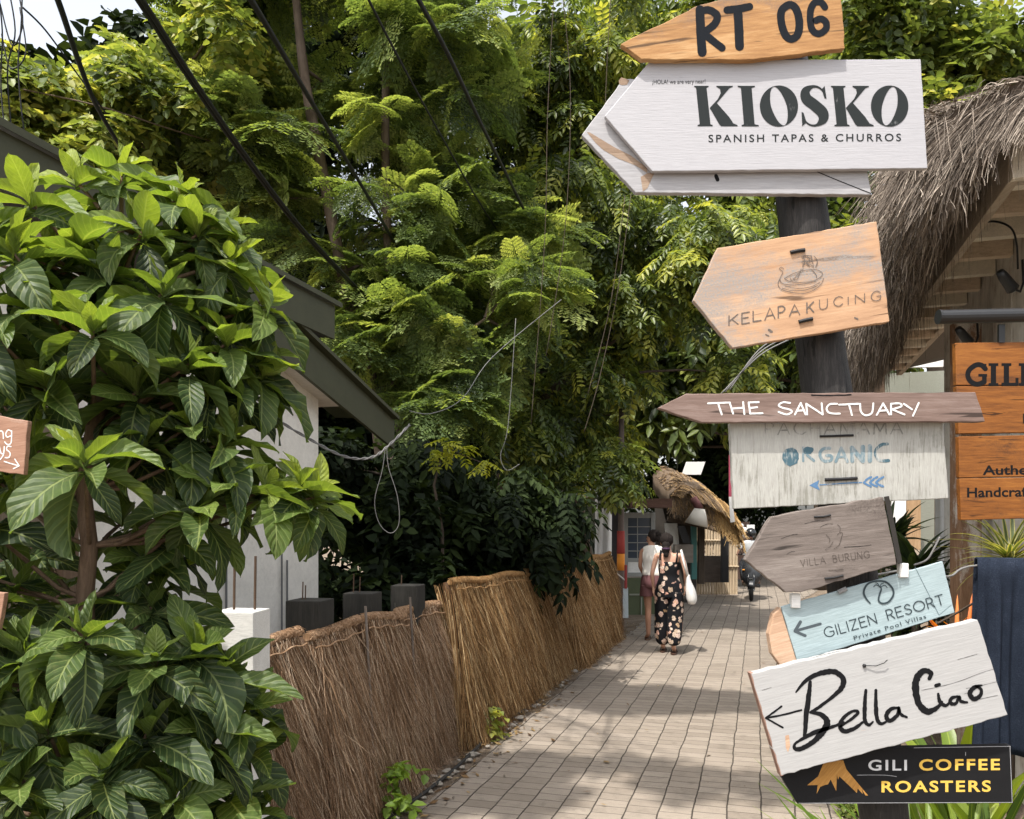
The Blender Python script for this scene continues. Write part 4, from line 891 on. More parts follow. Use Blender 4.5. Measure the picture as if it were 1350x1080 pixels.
# ------------------------------------------------------------------ leaf and tree tools
def big_leaves(specs, name, mat, parent, nv=9, nu=5):
    """specs: (base, axisMatrix, phi, e0, bend, L, W, fold, roll, tint)"""
    V = []; Fq = []; LU = []; LV = []; T = []
    vs = np.linspace(0, 1, nv); us = np.linspace(-1, 1, nu)
    for (b, M3, phi, e0, bend, L, Wd, fold, roll, tint) in specs:
        h = np.array([math.cos(phi), math.sin(phi), 0]); z = np.array([0, 0, 1.]); s = np.array([-math.sin(phi), math.cos(phi), 0])
        p = np.zeros(3); k = len(V); ph = R.uniform(0, 6.3); am = R.uniform(.05, .20); sw = R.uniform(-.5, .5)
        for i, v in enumerate(vs):
            e = e0-bend*v; d = math.cos(e)*h+math.sin(e)*z+s*sw*v; n = -math.sin(e)*h+math.cos(e)*z
            if i: p = p+d*L/(nv-1)
            sr = s*math.cos(roll)+n*math.sin(roll); nr = n*math.cos(roll)-s*math.sin(roll)
            vv = max(0, (v-.07)/.93); wv = Wd/2*(math.sin(math.pi*vv**.88)**.8 if 0 < vv < 1 else 0)+.002*(1-v)
            for u in us:
                q = p+sr*u*wv*math.cos(fold*abs(u))+nr*(abs(u)*wv*math.sin(fold)+am*Wd*math.sin(v*15+ph+(2 if u > 0 else 0))*u*u*.5)
                q = np.array(M3 @ Vector(q)); V.append(q+np.array(b)); LU.append(u); LV.append(v); T.append(tint)
        for i in range(nv-1):
            for j in range(nu-1): Fq.append((k+i*nu+j, k+(i+1)*nu+j, k+(i+1)*nu+j+1, k+i*nu+j+1))
    return np_mesh(name, V, Fq, mat, parent, attrs={'lu': LU, 'lv': LV, 'tint': T}, smooth=True)
def z_to(ax):
    return Vector((0, 0, 1)).rotation_difference(Vector(ax).normalized()).to_matrix()
def rosette(px, py, Y, k=1.0, n=11, lean=(0, 0), bright=0.0, spec=None):
    b = P(px, py, Y); M3 = z_to((lean[0], lean[1]-.15, 1)); ph = R.uniform(0, 6.3)
    for i in range(n):
        a = i/(n-1); phi = ph+(i % 2)*math.pi+(i//2)*(math.pi/2+.25)+R.uniform(-.25, .25)
        e0 = math.radians(80-100*a**.85+R.uniform(-14, 14)); bend = math.radians(12+55*a+R.uniform(-20, 35))
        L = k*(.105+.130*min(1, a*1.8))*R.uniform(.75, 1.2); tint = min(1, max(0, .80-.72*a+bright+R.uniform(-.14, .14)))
        spec.append((b-Vector((0, 0, .045*a*k)), M3, phi, e0, bend, L, L*R.uniform(.36, .50), R.uniform(.05, .8), R.uniform(-.6, .6), tint))
    return b
# ------------------------------------------------------------------ the big leaved noni bush in the foreground
M_NONI = m_noni(); M_BARK1 = m_bark("noni_bark", (.07, .045, .032), (.24, .16, .11), 30)
nb_ = P(112, 1300, 2.62); nb_.z = 0
bush = root('noni_tree', nb_, 'big leaved glossy green tree filling the left foreground', 'tree')
spec = []; tips = []
TOP = [(100, 238, 2.72), (160, 232, 2.75), (238, 262, 2.78), (40, 265, 2.6), (18, 335, 2.45), (105, 320, 2.6), (188, 305, 2.66), (262, 308, 2.78), (345, 398, 2.85), (300, 345, 2.78), (215, 385, 2.62), (122, 432, 2.42), (52, 405, 2.5), (-20, 430, 2.42), (300, 452, 2.72), (345, 492, 2.85), (250, 480, 2.62), (182, 515, 2.62), (62, 505, 2.5), (10, 480, 2.55), (300, 300, 2.85), (112, 605, 2.34), (15, 620, 2.5), (195, 575, 2.62), (250, 560, 2.66), (290, 585, 2.7), (352, 645, 2.72), (395, 640, 2.78), (300, 640, 2.66), (262, 668, 2.62), (415, 655, 2.82), (-30, 300, 2.5), (140, 355, 2.62), (70, 340, 2.66)]
MIDL = [(-25, 690, 2.5), (40, 720, 2.75), (20, 780, 2.55), (-20, 760, 2.5), (190, 735, 2.72), (215, 765, 2.78), (200, 800, 2.66), (60, 790, 2.8), (160, 690, 2.8), (225, 705, 2.7)]
LOW = [(111, 836, 2.33), (30, 862, 2.36), (205, 872, 2.45), (258, 858, 2.55), (300, 885, 2.6), (330, 930, 2.65), (338, 985, 2.68), (268, 960, 2.5), (195, 965, 2.42), (62, 960, 2.36), (136, 1020, 2.3), (28, 1030, 2.3), (230, 1050, 2.42), (310, 1045, 2.6), (345, 1075, 2.7), (-25, 900, 2.4), (90, 1090, 2.3), (180, 1110, 2.4), (260, 1120, 2.5), (-30, 800, 2.4)]
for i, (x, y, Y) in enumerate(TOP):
    hi = max(0, (420-y)/420)  # upper rosettes get a lighter tint: sunlit top put into the leaf colour
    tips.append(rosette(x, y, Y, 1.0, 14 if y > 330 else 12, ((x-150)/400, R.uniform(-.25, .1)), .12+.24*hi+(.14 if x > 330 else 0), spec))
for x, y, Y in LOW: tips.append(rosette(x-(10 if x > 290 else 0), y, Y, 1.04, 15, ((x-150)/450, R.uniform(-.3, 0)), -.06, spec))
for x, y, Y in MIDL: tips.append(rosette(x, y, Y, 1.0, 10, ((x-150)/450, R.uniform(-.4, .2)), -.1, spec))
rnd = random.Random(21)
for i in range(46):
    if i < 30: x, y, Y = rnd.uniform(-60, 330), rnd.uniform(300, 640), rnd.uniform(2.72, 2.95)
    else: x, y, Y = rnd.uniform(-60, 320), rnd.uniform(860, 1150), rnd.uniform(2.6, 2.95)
    tips.append(rosette(x, y, Y, 1.05, 13, (rnd.uniform(-.5, .5), rnd.uniform(-.4, .2)), -.14, spec))  # inner fill tinted darker, its shade put into the leaf colour
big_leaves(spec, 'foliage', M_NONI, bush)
g = MB()
tr_ = [nb_, P(118, 1080, 2.62), P(116, 900, 2.62), P(112, 790, 2.62), P(118, 720, 2.62), P(110, 650, 2.64), P(125, 560, 2.66), P(140, 470, 2.68), P(150, 380, 2.7), P(160, 300, 2.7)]
g.tube(tr_, [.040, .036, .032, .027, .026, .025, .026, .02, .015, .01], 10); g.build('trunk', M_BARK1, bush, smooth=True)
for i, b in enumerate(tips):
    g = MB(); cand = [t for t in tr_[1:] if t.z < b.z+.02] or [tr_[1]]
    t = min(cand, key=lambda q: (q-b).length+.6*max(0, .25-(b.z-q.z))); m = t.lerp(b, .55)+Vector((0, 0, -.04*(b-t).length)); ln = (b-t).length
    g.tube([t, t.lerp(m, .5)+Vector((0, 0, -.02)), m, m.lerp(b, .6)+Vector((0, 0, .0)), b], [.008, .0075, .007, .006, .0045], 6, False); g.build('branch', M_BARK1, bush, smooth=True)

# ------------------------------------------------------------------ compound leaves of the trees behind
def leaflet6(b, d, n, L, Wd, fold=.25):
    s = np.cross(n, d); s /= np.linalg.norm(s)+1e-9; up = np.cross(d, s)
    return [b, b+d*L, b+d*L*.32+s*Wd*.5+up*Wd*fold, b+d*L*.70+s*Wd*.38+up*Wd*fold*.7, b+d*L*.32-s*Wd*.5+up*Wd*fold, b+d*L*.70-s*Wd*.38+up*Wd*fold*.7]
def tpl_pinnate(pairs=5, L=.30, Wd=.115, ang=58, droop=.45, seed=1):
    r = np.random.default_rng(seed); V = []; Fq = []; K = []
    def put(b, d, n):
        k = len(V); d = d/np.linalg.norm(d); V.extend(leaflet6(b, d, n, L*r.uniform(.8, 1.15), Wd*r.uniform(.85, 1.15))); Fq.extend([(k, k+4, k+5, k+1), (k, k+1, k+3, k+2)]); K.extend([r.uniform(-.12, .12)]*6)
    for i in range(pairs):
        x = .22+.68*i/(pairs-1); z = -.30*x*x
        for sg_ in (-1, 1):
            a = math.radians(ang+r.uniform(-12, 12)); put(np.array([x, 0, z]), np.array([math.cos(a), sg_*math.sin(a), -droop+r.uniform(-.2, .2)]), np.array([0, 0, 1.]))
    put(np.array([.93, 0, -.27]), np.array([1, 0, -droop-.2]), np.array([0, 0, 1.]))
    w_ = .008; k = len(V); V.extend([np.array([0, -w_, 0]), np.array([0, w_, 0]), np.array([.93, w_*.4, -.27]), np.array([.93, -w_*.4, -.27])]); Fq.append((k, k+3, k+2, k+1)); K.extend([-.1]*4)
    return np.array(V), np.array(Fq), np.array(K)
def tpl_bipinnate(pairs=7, sub=6, seed=2):
    r = np.random.default_rng(seed); V = []; Fq = []; K = []
    def quad(b, d, s, L, Wd):
        k = len(V); V.extend([b, b+d*L*.5+s*Wd*.5, b+d*L, b+d*L*.5-s*Wd*.5]); Fq.append((k, k+1, k+2, k+3)); K.extend([r.uniform(-.15, .15)]*4)
    for i in range(pairs):
        x = .16+.8*i/(pairs-1); z = -.26*x*x
        pl = .40*(1-.55*abs(i/(pairs-1)-.3))
        for sg_ in (-1, 1):
            a = math.radians(60-14*i/(pairs-1)); pd = np.array([math.cos(a), sg_*math.sin(a), -.22]); pd /= np.linalg.norm(pd); ps = np.cross([0, 0, 1], pd)
            for j in range(sub):
                q = np.array([x, 0, z])+pd*pl*(.18+.82*j/(sub-1))-np.array([0, 0, .10*pl*(j/(sub-1))**2])
                for s2 in (-1, 1):
                    ld = pd*.55+ps*s2*.85+np.array([0, 0, r.uniform(-.35, .1)]); ld /= np.linalg.norm(ld); quad(q, ld, np.cross(ld, [r.uniform(-.3, .3), r.uniform(-.3, .3), 1]), .098*r.uniform(.7, 1.3), .052)
            k = len(V); b0 = np.array([x, 0, z]); b1 = b0+pd*pl; V.extend([b0-ps*.004, b0+ps*.004, b1+ps*.002, b1-ps*.002]); Fq.append((k, k+1, k+2, k+3)); K.extend([-.2]*4)
    k = len(V); V.extend([np.array([0, -.007, 0]), np.array([0, .007, 0]), np.array([.96, .003, -.24]), np.array([.96, -.003, -.24])]); Fq.append((k, k+1, k+2, k+3)); K.extend([-.15]*4)
    return np.array(V), np.array(Fq), np.array(K)
def tpl_spray(n=8, L=.34, Wd=.20, seed=3):
    r = np.random.default_rng(seed); V = []; Fq = []; K = []
    for i in range(n):
        x = .12+.8*i/(n-1); a = (i % 2*2-1)*r.uniform(.5, 1.4); d = np.array([math.cos(a), math.sin(a), r.uniform(-.8, .15)]); d /= np.linalg.norm(d); k = len(V)
        V.extend(leaflet6(np.array([x, 0, -.2*x*x]), d, np.array([r.uniform(-.4, .4), r.uniform(-.4, .4), 1.]), L*r.uniform(.7, 1.2), Wd*r.uniform(.8, 1.2))); Fq.extend([(k, k+4, k+5, k+1), (k, k+1, k+3, k+2)]); K.extend([r.uniform(-.2, .2)]*6)
    k = len(V); V.extend([np.array([0, -.008, 0]), np.array([0, .008, 0]), np.array([.95, .003, -.18]), np.array([.95, -.003, -.18])]); Fq.append((k, k+1, k+2, k+3)); K.extend([-.2]*4)
    return np.array(V), np.array(Fq), np.array(K)
def inside(x, y, poly):
    c = False; n = len(poly)
    for i in range(n):
        (x1, y1), (x2, y2) = poly[i], poly[i-1]
        if (y1 > y) != (y2 > y) and x < (x2-x1)*(y-y1)/(y2-y1)+x1: c = not c
    return c
def lumps_in(poly, n, Y0, Y1, r0, r1, seed, depth=None):
    r = random.Random(seed); xs = [p[0] for p in poly]; ys = [p[1] for p in poly]; out = []; t = 0
    while len(out) < n and t < 20000:
        t += 1; x, y = r.uniform(min(xs), max(xs)), r.uniform(min(ys), max(ys))
        if not inside(x, y, poly): continue
        Y = r.uniform(Y0, Y1); c = P(x, y, Y); rad = r.uniform(r0, r1)
        if any((c-o[0]).length < .55*rad for o in out): continue
        if c.z < .3: continue
        out.append((c, rad))
    return out
def crown(name, mat, parent, lumps, tpl, n, s0, s1, seed, droop=.35, tint=(.5, .2), flat=.75, shell=(.45, 1.0)):
    rng = np.random.default_rng(seed); TV, TF, TK = tpl
    wts = np.array([r*r for _, r in lumps]); wts /= wts.sum(); li = rng.choice(len(lumps), n, p=wts)
    C_ = np.array([tuple(c) for c, _ in lumps])[li]; Rr = np.array([r for _, r in lumps])[li]
    d = rng.normal(size=(n, 3)); d[:, 2] = d[:, 2]*.9+.15; d[:, 1] -= .35; d /= np.linalg.norm(d, axis=1, keepdims=True)
    rr_ = rng.uniform(*shell, n)
    p = C_+d*(Rr*rr_)[:, None]*np.array([1, 1, flat])
    ax = d*.75+rng.normal(0, .45, (n, 3)); ax[:, 2] = ax[:, 2]*.6-droop; ax /= np.linalg.norm(ax, axis=1, keepdims=True)
    up = np.array([0, 0, 1.])+d*.55+rng.normal(0, .28, (n, 3)); nz = up-ax*np.sum(up*ax, axis=1, keepdims=True); nz /= np.linalg.norm(nz, axis=1, keepdims=True)
    ay = np.cross(nz, ax); sc = rng.uniform(s0, s1, n)
    M = np.stack([ax, ay, nz], axis=2)*sc[:, None, None]
    p = p-ax*sc[:, None]*.35
    V = np.einsum('nij,mj->nmi', M, TV)+p[:, None, :]
    lt = np.array([random.Random(i*7+seed).gauss(0, .5) for i in range(len(lumps))])[li]
    tn = np.clip(rng.normal(tint[0], tint[1], n)+lt*tint[1]*.8, 0, 1)
    T = np.clip(tn[:, None]+TK[None, :], 0, 1)
    m = len(TV); Fq = (TF[None, :, :]+(np.arange(n)*m)[:, None, None]).reshape(-1, 4)
    V = V.reshape(-1, 3); V[:, 2] = np.maximum(V[:, 2], .01)
    return np_mesh(name, V, Fq, mat, parent, attrs={'tint': T.ravel()})
def tree(label, base, trunks, lumps, tpl, n, s0, s1, mat, bark, seed, name='tree', cat='tree', group=None, limbs=10, lr=.03, **kw):
    b = Vector(base); b.z = 0; r = root(name, b, label, cat, group)
    crown('crown', mat, r, lumps, tpl, n, s0, s1, seed, **kw)
    nodes = []
    for pts, rad in trunks:
        g = MB(); out = catmull([(*p, q) for p, q in zip(pts, rad)], 5) if len(pts) > 2 else [(*p, q) for p, q in zip(pts, rad)]
        g.tube([Vector(q[:3]) for q in out], [q[3]*(1+.06*math.sin(i*2.3)) for i, q in enumerate(out)], 10); g.build('trunk', bark, r, smooth=True); nodes += [Vector(q[:3]) for q in out]
    rn = random.Random(seed); ls = rn.sample(lumps, min(limbs, len(lumps)))
    for c, rad in ls:
        cand = [q for q in nodes if q.z < c.z+.1] or nodes
        q = min(cand, key=lambda v: (v-c).length); g = MB(); m = q.lerp(c, .5)+Vector((rn.uniform(-.15, .15), rn.uniform(-.15, .15), rn.uniform(-.05, .2)))
        e = c+Vector((rn.uniform(-.3, .3), rn.uniform(-.4, 0), rn.uniform(-.1, .3)))*rad
        g.tube([q, q.lerp(m, .5), m, m.lerp(e, .5)+Vector((0, 0, .04)), e], [lr, lr*.85, lr*.65, lr*.45, lr*.2], 6, False); g.build('limb', bark, r, smooth=True)
    return r
G1 = [(0, (.034, .054, .022)), (.35, (.108, .158, .054)), (.65, (.205, .265, .080)), (1, (.35, .39, .13))]
G2 = [(0, (.028, .044, .016)), (.4, (.090, .130, .034)), (.7, (.205, .25, .055)), (1, (.40, .41, .09))]
G3 = [(0, (.036, .054, .020)), (.4, (.125, .172, .046)), (.75, (.25, .295, .075)), (1, (.42, .41, .11))]
GD = [(0, (.006, .010, .005)), (.5, (.012, .021, .007)), (1, (.036, .054, .015))]  # dark stops: canopy shade over the understory is put into the leaf colour
M_L1 = m_leaf("feathery_leaf", G1, .50, .5); M_L2 = m_leaf("broad_pinnate_leaf", G2, .46, .40, .45); M_L3 = m_leaf("yellow_green_leaf", G3, .42, .45); M_LD = m_leaf("shade_dark_leaf", GD, .22, .7, .12)
M_B1 = m_bark("pale_brown_bark", (.06, .043, .032), (.19, .145, .11)); M_B2 = m_bark("dark_bark", (.035, .027, .02), (.11, .085, .065))
T_BI = tpl_bipinnate(); T_PI = tpl_pinnate(); T_SP = tpl_spray()
def g0(px, Y): v = P(px, 690, Y); v.z = 0; return v
lm = lumps_in([(240, -170), (640, -170), (640, 60), (700, 250), (730, 330), (700, 430), (650, 530), (560, 565), (480, 560), (440, 480), (430, 400), (330, 300), (300, 200), (260, 120)], 105, 9.7, 12.0, .38, .62, 11)
tree('feathery light green tree with pale leaning trunks above the house eave', g0(505, 10.2),
     [([g0(520, 10.2), P(505, 600, 10.2), P(488, 500, 10.2), P(452, 360, 10.2), P(420, 200, 10.2), P(400, 90, 10.3), P(385, -60, 10.3)], [.13, .11, .09, .075, .068, .062, .04]),
      ([g0(540, 10.6), P(530, 560, 10.4), P(512, 330, 10.3), P(508, 160, 10.3), P(512, 20, 10.3), P(520, -120, 10.4)], [.09, .08, .06, .05, .045, .03]),
      ([P(495, 520, 10.2), P(560, 480, 10.1), P(640, 420, 10)], [.05, .035, .015])],
     lm, T_BI, 2900, .34, .74, M_L1, M_B1, 41, name='feathery_tree', limbs=26, lr=.026, droop=.22, tint=(.52, .24), flat=.7)
lm = lumps_in([(620, 90), (700, 40), (760, -40), (860, -40), (850, 110), (800, 190), (840, 265), (1010, 262), (1008, 330), (930, 372), (965, 440), (1000, 505), (905, 510), (850, 570), (810, 620), (750, 650), (690, 640), (650, 560), (700, 430), (660, 300), (640, 200)], 105, 12.0, 14.6, .38, .66, 12)
tree('dense glossy green tree with drooping leaflets overhanging the path', g0(700, 13.4),
     [([g0(668, 13.2), P(665, 640, 13.2), P(690, 520, 13.2), P(730, 380, 13.2), P(760, 240, 13.2), P(770, 80, 13.3)], [.17, .15, .12, .10, .08, .04]), ([P(680, 560, 13.2), P(780, 470, 13), P(880, 400, 12.9)], [.08, .05, .02])],
     lm, T_PI, 6500, .30, .54, M_L2, M_B2, 42, name='broadleaf_tree', limbs=30, lr=.035, droop=.55, tint=(.48, .26))
lm = lumps_in([(-80, 105), (60, 95), (130, 100), (200, 60), (300, 10), (340, 120), (345, 260), (250, 250), (60, 245), (-80, 250)], 42, 9.2, 11.5, .35, .6, 13)
tree('yellow green bushy tree behind the house at the upper left', g0(150, 10.5), [([g0(160, 10.5), P(165, 500, 10.5), P(170, 250, 10.5), P(190, 120, 10.5)], [.14, .12, .1, .05])], lm, T_SP, 2200, .28, .5, M_L3, M_B1, 43, name='bushy_tree', limbs=16, droop=.45, tint=(.55, .25))
lm = lumps_in([(1090, -80), (1280, -80), (1290, 30), (1330, 60), (1420, 70), (1420, 170), (1225, 175), (1090, 120)], 46, 13.5, 16.5, .5, .85, 14)
tree('light green tree rising behind the thatched eave', g0(1250, 15), [([g0(1240, 15), P(1235, 400, 15), P(1230, 120, 15), P(1220, -40, 15)], [.2, .17, .12, .06])], lm, T_SP, 2600, .38, .65, M_L3, M_B2, 44, name='bushy_tree', limbs=14, lr=.04, droop=.4, tint=(.45, .22))
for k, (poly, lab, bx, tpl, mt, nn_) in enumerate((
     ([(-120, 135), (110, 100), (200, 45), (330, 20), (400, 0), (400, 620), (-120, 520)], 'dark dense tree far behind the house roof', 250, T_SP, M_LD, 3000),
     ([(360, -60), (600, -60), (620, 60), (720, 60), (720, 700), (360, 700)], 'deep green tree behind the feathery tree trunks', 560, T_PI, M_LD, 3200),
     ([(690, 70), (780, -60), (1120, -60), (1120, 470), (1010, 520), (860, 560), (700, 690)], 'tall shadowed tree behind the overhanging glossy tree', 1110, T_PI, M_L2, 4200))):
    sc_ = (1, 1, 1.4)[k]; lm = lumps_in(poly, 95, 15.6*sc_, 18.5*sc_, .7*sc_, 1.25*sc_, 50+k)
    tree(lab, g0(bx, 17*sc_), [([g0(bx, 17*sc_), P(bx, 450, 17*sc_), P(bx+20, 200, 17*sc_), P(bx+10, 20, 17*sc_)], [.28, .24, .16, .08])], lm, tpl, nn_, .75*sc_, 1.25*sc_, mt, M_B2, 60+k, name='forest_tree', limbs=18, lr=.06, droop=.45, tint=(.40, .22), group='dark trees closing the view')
# shaded understory behind the fence
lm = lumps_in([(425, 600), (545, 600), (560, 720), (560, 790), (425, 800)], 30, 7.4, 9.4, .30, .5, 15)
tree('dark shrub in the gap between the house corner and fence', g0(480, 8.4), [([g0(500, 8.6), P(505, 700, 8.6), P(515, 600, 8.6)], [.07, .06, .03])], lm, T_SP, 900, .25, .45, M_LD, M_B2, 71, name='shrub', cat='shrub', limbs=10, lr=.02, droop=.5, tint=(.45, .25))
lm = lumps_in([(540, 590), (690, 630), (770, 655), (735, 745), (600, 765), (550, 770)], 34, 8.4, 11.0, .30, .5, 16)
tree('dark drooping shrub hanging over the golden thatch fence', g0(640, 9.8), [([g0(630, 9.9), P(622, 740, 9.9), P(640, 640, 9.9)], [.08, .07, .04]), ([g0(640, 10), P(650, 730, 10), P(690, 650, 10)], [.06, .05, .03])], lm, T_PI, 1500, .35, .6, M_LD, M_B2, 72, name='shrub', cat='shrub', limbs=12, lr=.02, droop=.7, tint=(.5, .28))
# far trees over the end of the path
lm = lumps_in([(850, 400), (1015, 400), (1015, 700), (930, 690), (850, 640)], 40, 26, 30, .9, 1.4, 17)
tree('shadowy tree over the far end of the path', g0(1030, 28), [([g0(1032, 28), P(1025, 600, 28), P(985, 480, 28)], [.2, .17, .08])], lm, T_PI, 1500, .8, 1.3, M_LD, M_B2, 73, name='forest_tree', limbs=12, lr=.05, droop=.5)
lm = lumps_in([(1040, 420), (1190, 420), (1190, 690), (1110, 700), (1060, 660)], 30, 26, 30, .8, 1.3, 18)
tree('dull green tree glimpsed between the signs behind the post', g0(1100, 22), [([g0(1080, 22), P(1085, 560, 22), P(1090, 450, 22)], [.2, .17, .08])], lm, T_SP, 1600, .7, 1.1, M_L2, M_B2, 74, name='forest_tree', limbs=10, lr=.05, droop=.5, tint=(.4, .25))
# unseen added tree: crown lumps set along the sun's rays to dapple the lane
def sh(x, y, h, r): s = SUN/SUN.z; return (Vector((x, y, 0))+s*h, r)
lm = []
rs = random.Random(77)
for (u, n0, n1, h, r, k) in ((4.1, -.6, 2.6, 8.2, .38, 9), (3.55, -.8, 1.3, 8.6, .34, 6), (1.35, -.6, 2.4, 8.0, .22, 9), (.6, -.5, .6, 7.6, .26, 4)):
    for i in range(k):
        q = Q(u+rs.uniform(-.22, .22), n0+(n1-n0)*i/max(1, k-1)+rs.uniform(-.15, .15)); lm.append(sh(q.x, q.y, h+rs.uniform(-.4, .4), r*rs.uniform(.75, 1.2)))
tree('unseen tree added to throw dappled shade on the lane', Vector((-4.2, 6.4, 0)), [([Vector((-4.2, 6.4, 0)), Vector((-4.1, 6.2, 4)), Vector((-3.4, 5.4, 7.5)), Vector((-2.4, 4.8, 8.4))], [.16, .14, .09, .04])], lm, T_SP, 2600, .28, .5, M_L2, M_B2, 91, name='shade_tree', limbs=20, lr=.03, tint=(.5, .2), droop=.2, flat=.5, shell=(.1, 1))
# a sprig of sunlit yellow leaves in the shade
lm = [(P(590, 585, 7.6), .10), (P(575, 600, 7.6), .08), (P(612, 592, 7.6), .08), (P(640, 612, 7.7), .08)]
r = root('sapling', g0(585, 7.7), 'thin sapling with yellow lit leaves against the dark gap', 'plant')
crown('foliage', m_leaf("yellow_sprig", [(0, (.12, .16, .02)), (1, (.42, .42, .04))], .45), r, lm, T_PI, 26, .16, .26, 81, tint=(.6, .2))
g = MB(); g.tube([g0(585, 7.75), P(583, 700, 7.72), P(572, 640, 7.65), P(585, 590, 7.6), P(640, 612, 7.7)], [.02, .016, .012, .008, .004], 6); g.build('stem', M_B2, r)

# ------------------------------------------------------------------ low plants
def straps(base, n, L0, L1, wd, e0, e1, bend, mat, name, parent, tint=(.5, .25), az=(0, 6.28), spread=.05, seed=1):
    r = random.Random(seed); V = []; Fq = []; T = []; base = Vector(base); LU = []
    for i in range(n):
        phi = r.uniform(*az); e = math.radians(r.uniform(e0, e1)); L = r.uniform(L0, L1); b = base+Vector((r.uniform(-1, 1), r.uniform(-1, 1), 0))*spread; bd = math.radians(bend)*r.uniform(.4, 1.3)
        h = Vector((math.cos(phi), math.sin(phi), 0)); s = Vector((-math.sin(phi), math.cos(phi), 0)); p = b.copy(); k = len(V); tn = min(1, max(0, r.gauss(*tint))); m = 8
        for j in range(m):
            f = j/(m-1); ee = e-bd*f; d = h*math.cos(ee)+Vector((0, 0, math.sin(ee))); nn_ = -h*math.sin(ee)+Vector((0, 0, math.cos(ee)))
            if j: p = p+d*L/(m-1)
            w_ = wd/2*(math.sin(math.pi*min(1, .12+.88*f)**.7)**.7 if f < 1 else 0.02)
            for u in (-1, 0, 1): V.append(tuple(p+s*u*w_+nn_*abs(u)*w_*.35)); T.append(tn); LU.append(u)
        for j in range(m-1):
            for u in range(2): Fq.append((k+j*3+u, k+j*3+u+1, k+j*3+u+4, k+j*3+u+3))
    V = [(v[0], v[1], max(v[2], .004)) for v in V]
    return np_mesh(name, V, Fq, mat, parent, attrs={'tint': T, 'lu': LU}, smooth=True)
def m_strap(name, stops, edge=None):
    t = NT(name, .4, .4); c = t.ramp(t.attr("tint"), stops); au = t.math('ABSOLUTE', t.attr("lu"))
    if edge: c = t.mix(t.mr(au, .45, .7), c, edge)
    else: c = t.mix(t.mr(au, .0, .12, .5, 0), c, tuple(min(1, x*1.6) for x in stops[-1][1]))
    t.base(c); tr = t.n("ShaderNodeBsdfTranslucent"); t.put(tr.inputs[0], t.mix(1.0, c, (1.7, 1.6, .5), 'MULTIPLY'))
    mx = t.n("ShaderNodeMixShader"); mx.inputs[0].default_value = .38; t.t.links.new(t.b.outputs[0], mx.inputs[1]); t.t.links.new(tr.outputs[0], mx.inputs[2]); t.t.links.new(mx.outputs[0], t.o.inputs[0]); return t.m
M_ST1 = m_strap("bright_strap_leaf", [(0, (.035, .07, .012)), (.5, (.11, .18, .025)), (1, (.24, .30, .04))])
M_ST2 = m_strap("dark_cordyline_leaf", [(0, (.010, .018, .010)), (.6, (.028, .045, .018)), (1, (.06, .10, .03))])
M_ST3 = m_strap("variegated_leaf", [(0, (.03, .055, .015)), (1, (.10, .14, .04))], (.42, .40, .17))
M_ST4 = m_strap("orange_bract", [(0, (.45, .10, .015)), (1, (.75, .26, .04))])
def plant(px, Y, label, mat, n, L0, L1, wd, e0, e1, bend, seed, z0=0.02, cat='plant', name='strap_plant', stem=None, group=None, **kw):
    b = g0(px, Y); r = root(name, b, label, cat, group); straps(b+Vector((0, 0, z0)), n, L0, L1, wd, e0, e1, bend, mat, 'leaves', r, seed=seed, **kw)
    if stem:
        g = MB(); g.tube([b, b+Vector((.01, 0, z0*.5)), b+Vector((0, 0, z0+.05))], stem, 7); g.build('stem', M_B2, r, smooth=True)
    return r
plant(1235, 2.75, 'clump of bright green strap leaves below the black coffee sign', M_ST1, 46, .7, 1.15, .035, 62, 88, 45, 3, .02, spread=.12)
plant(1300, 2.95, 'tall bright strap leaves behind the right end of the coffee sign', M_ST1, 34, .7, 1.25, .05, 60, 88, 40, 4, .05, spread=.12)
plant(1175, 3.2, 'low green strap leaves left of the post foot', M_ST1, 26, .35, .7, .03, 45, 85, 70, 5, .02, spread=.15)
plant(1362, 2.7, 'single broad green leaf plant at the right edge under the towel', M_ST1, 7, .8, 1.1, .14, 70, 88, 45, 6, .15)
plant(1206, 6.6, 'dark leaved cordyline seen through the gap beside the signs', M_ST2, 70, .35, .62, .06, -20, 85, 55, 7, 1.35, stem=.03, spread=.05)
plant(1228, 7.2, 'dense dark leafed cordyline beside the grey plank post', M_ST2, 80, .3, .6, .06, -30, 85, 60, 17, 1.15, stem=.03, spread=.06)
plant(1178, 7.6, 'taller dark cordyline rising behind the edge of the grey weathered sign', M_ST2, 70, .3, .55, .06, -30, 85, 60, 18, 1.6, stem=.03, spread=.05)
plant(1190, 6.9, 'lower dark bush under the cordyline', M_ST2, 60, .35, .6, .06, 0, 85, 60, 8, .85, stem=.03, spread=.12)
plant(1332, 4.65, 'spiky pale edged dracaena below the orange sign', M_ST3, 60, .28, .48, .026, -10, 85, 50, 9, 1.55, stem=.02, spread=.02)
r = plant(1262, 3.3, 'orange heliconia flower spikes between the signs and the towel', M_ST4, 9, .10, .20, .016, 25, 85, 15, 10, 1.30, stem=.008, spread=.05)
straps(g0(1255, 3.3)+Vector((0, 0, .5)), 10, .5, .8, .09, 60, 88, 30, M_ST1, 'green_leaves', r, seed=12, spread=.06)
c = Q(-.9, -.06, 0)
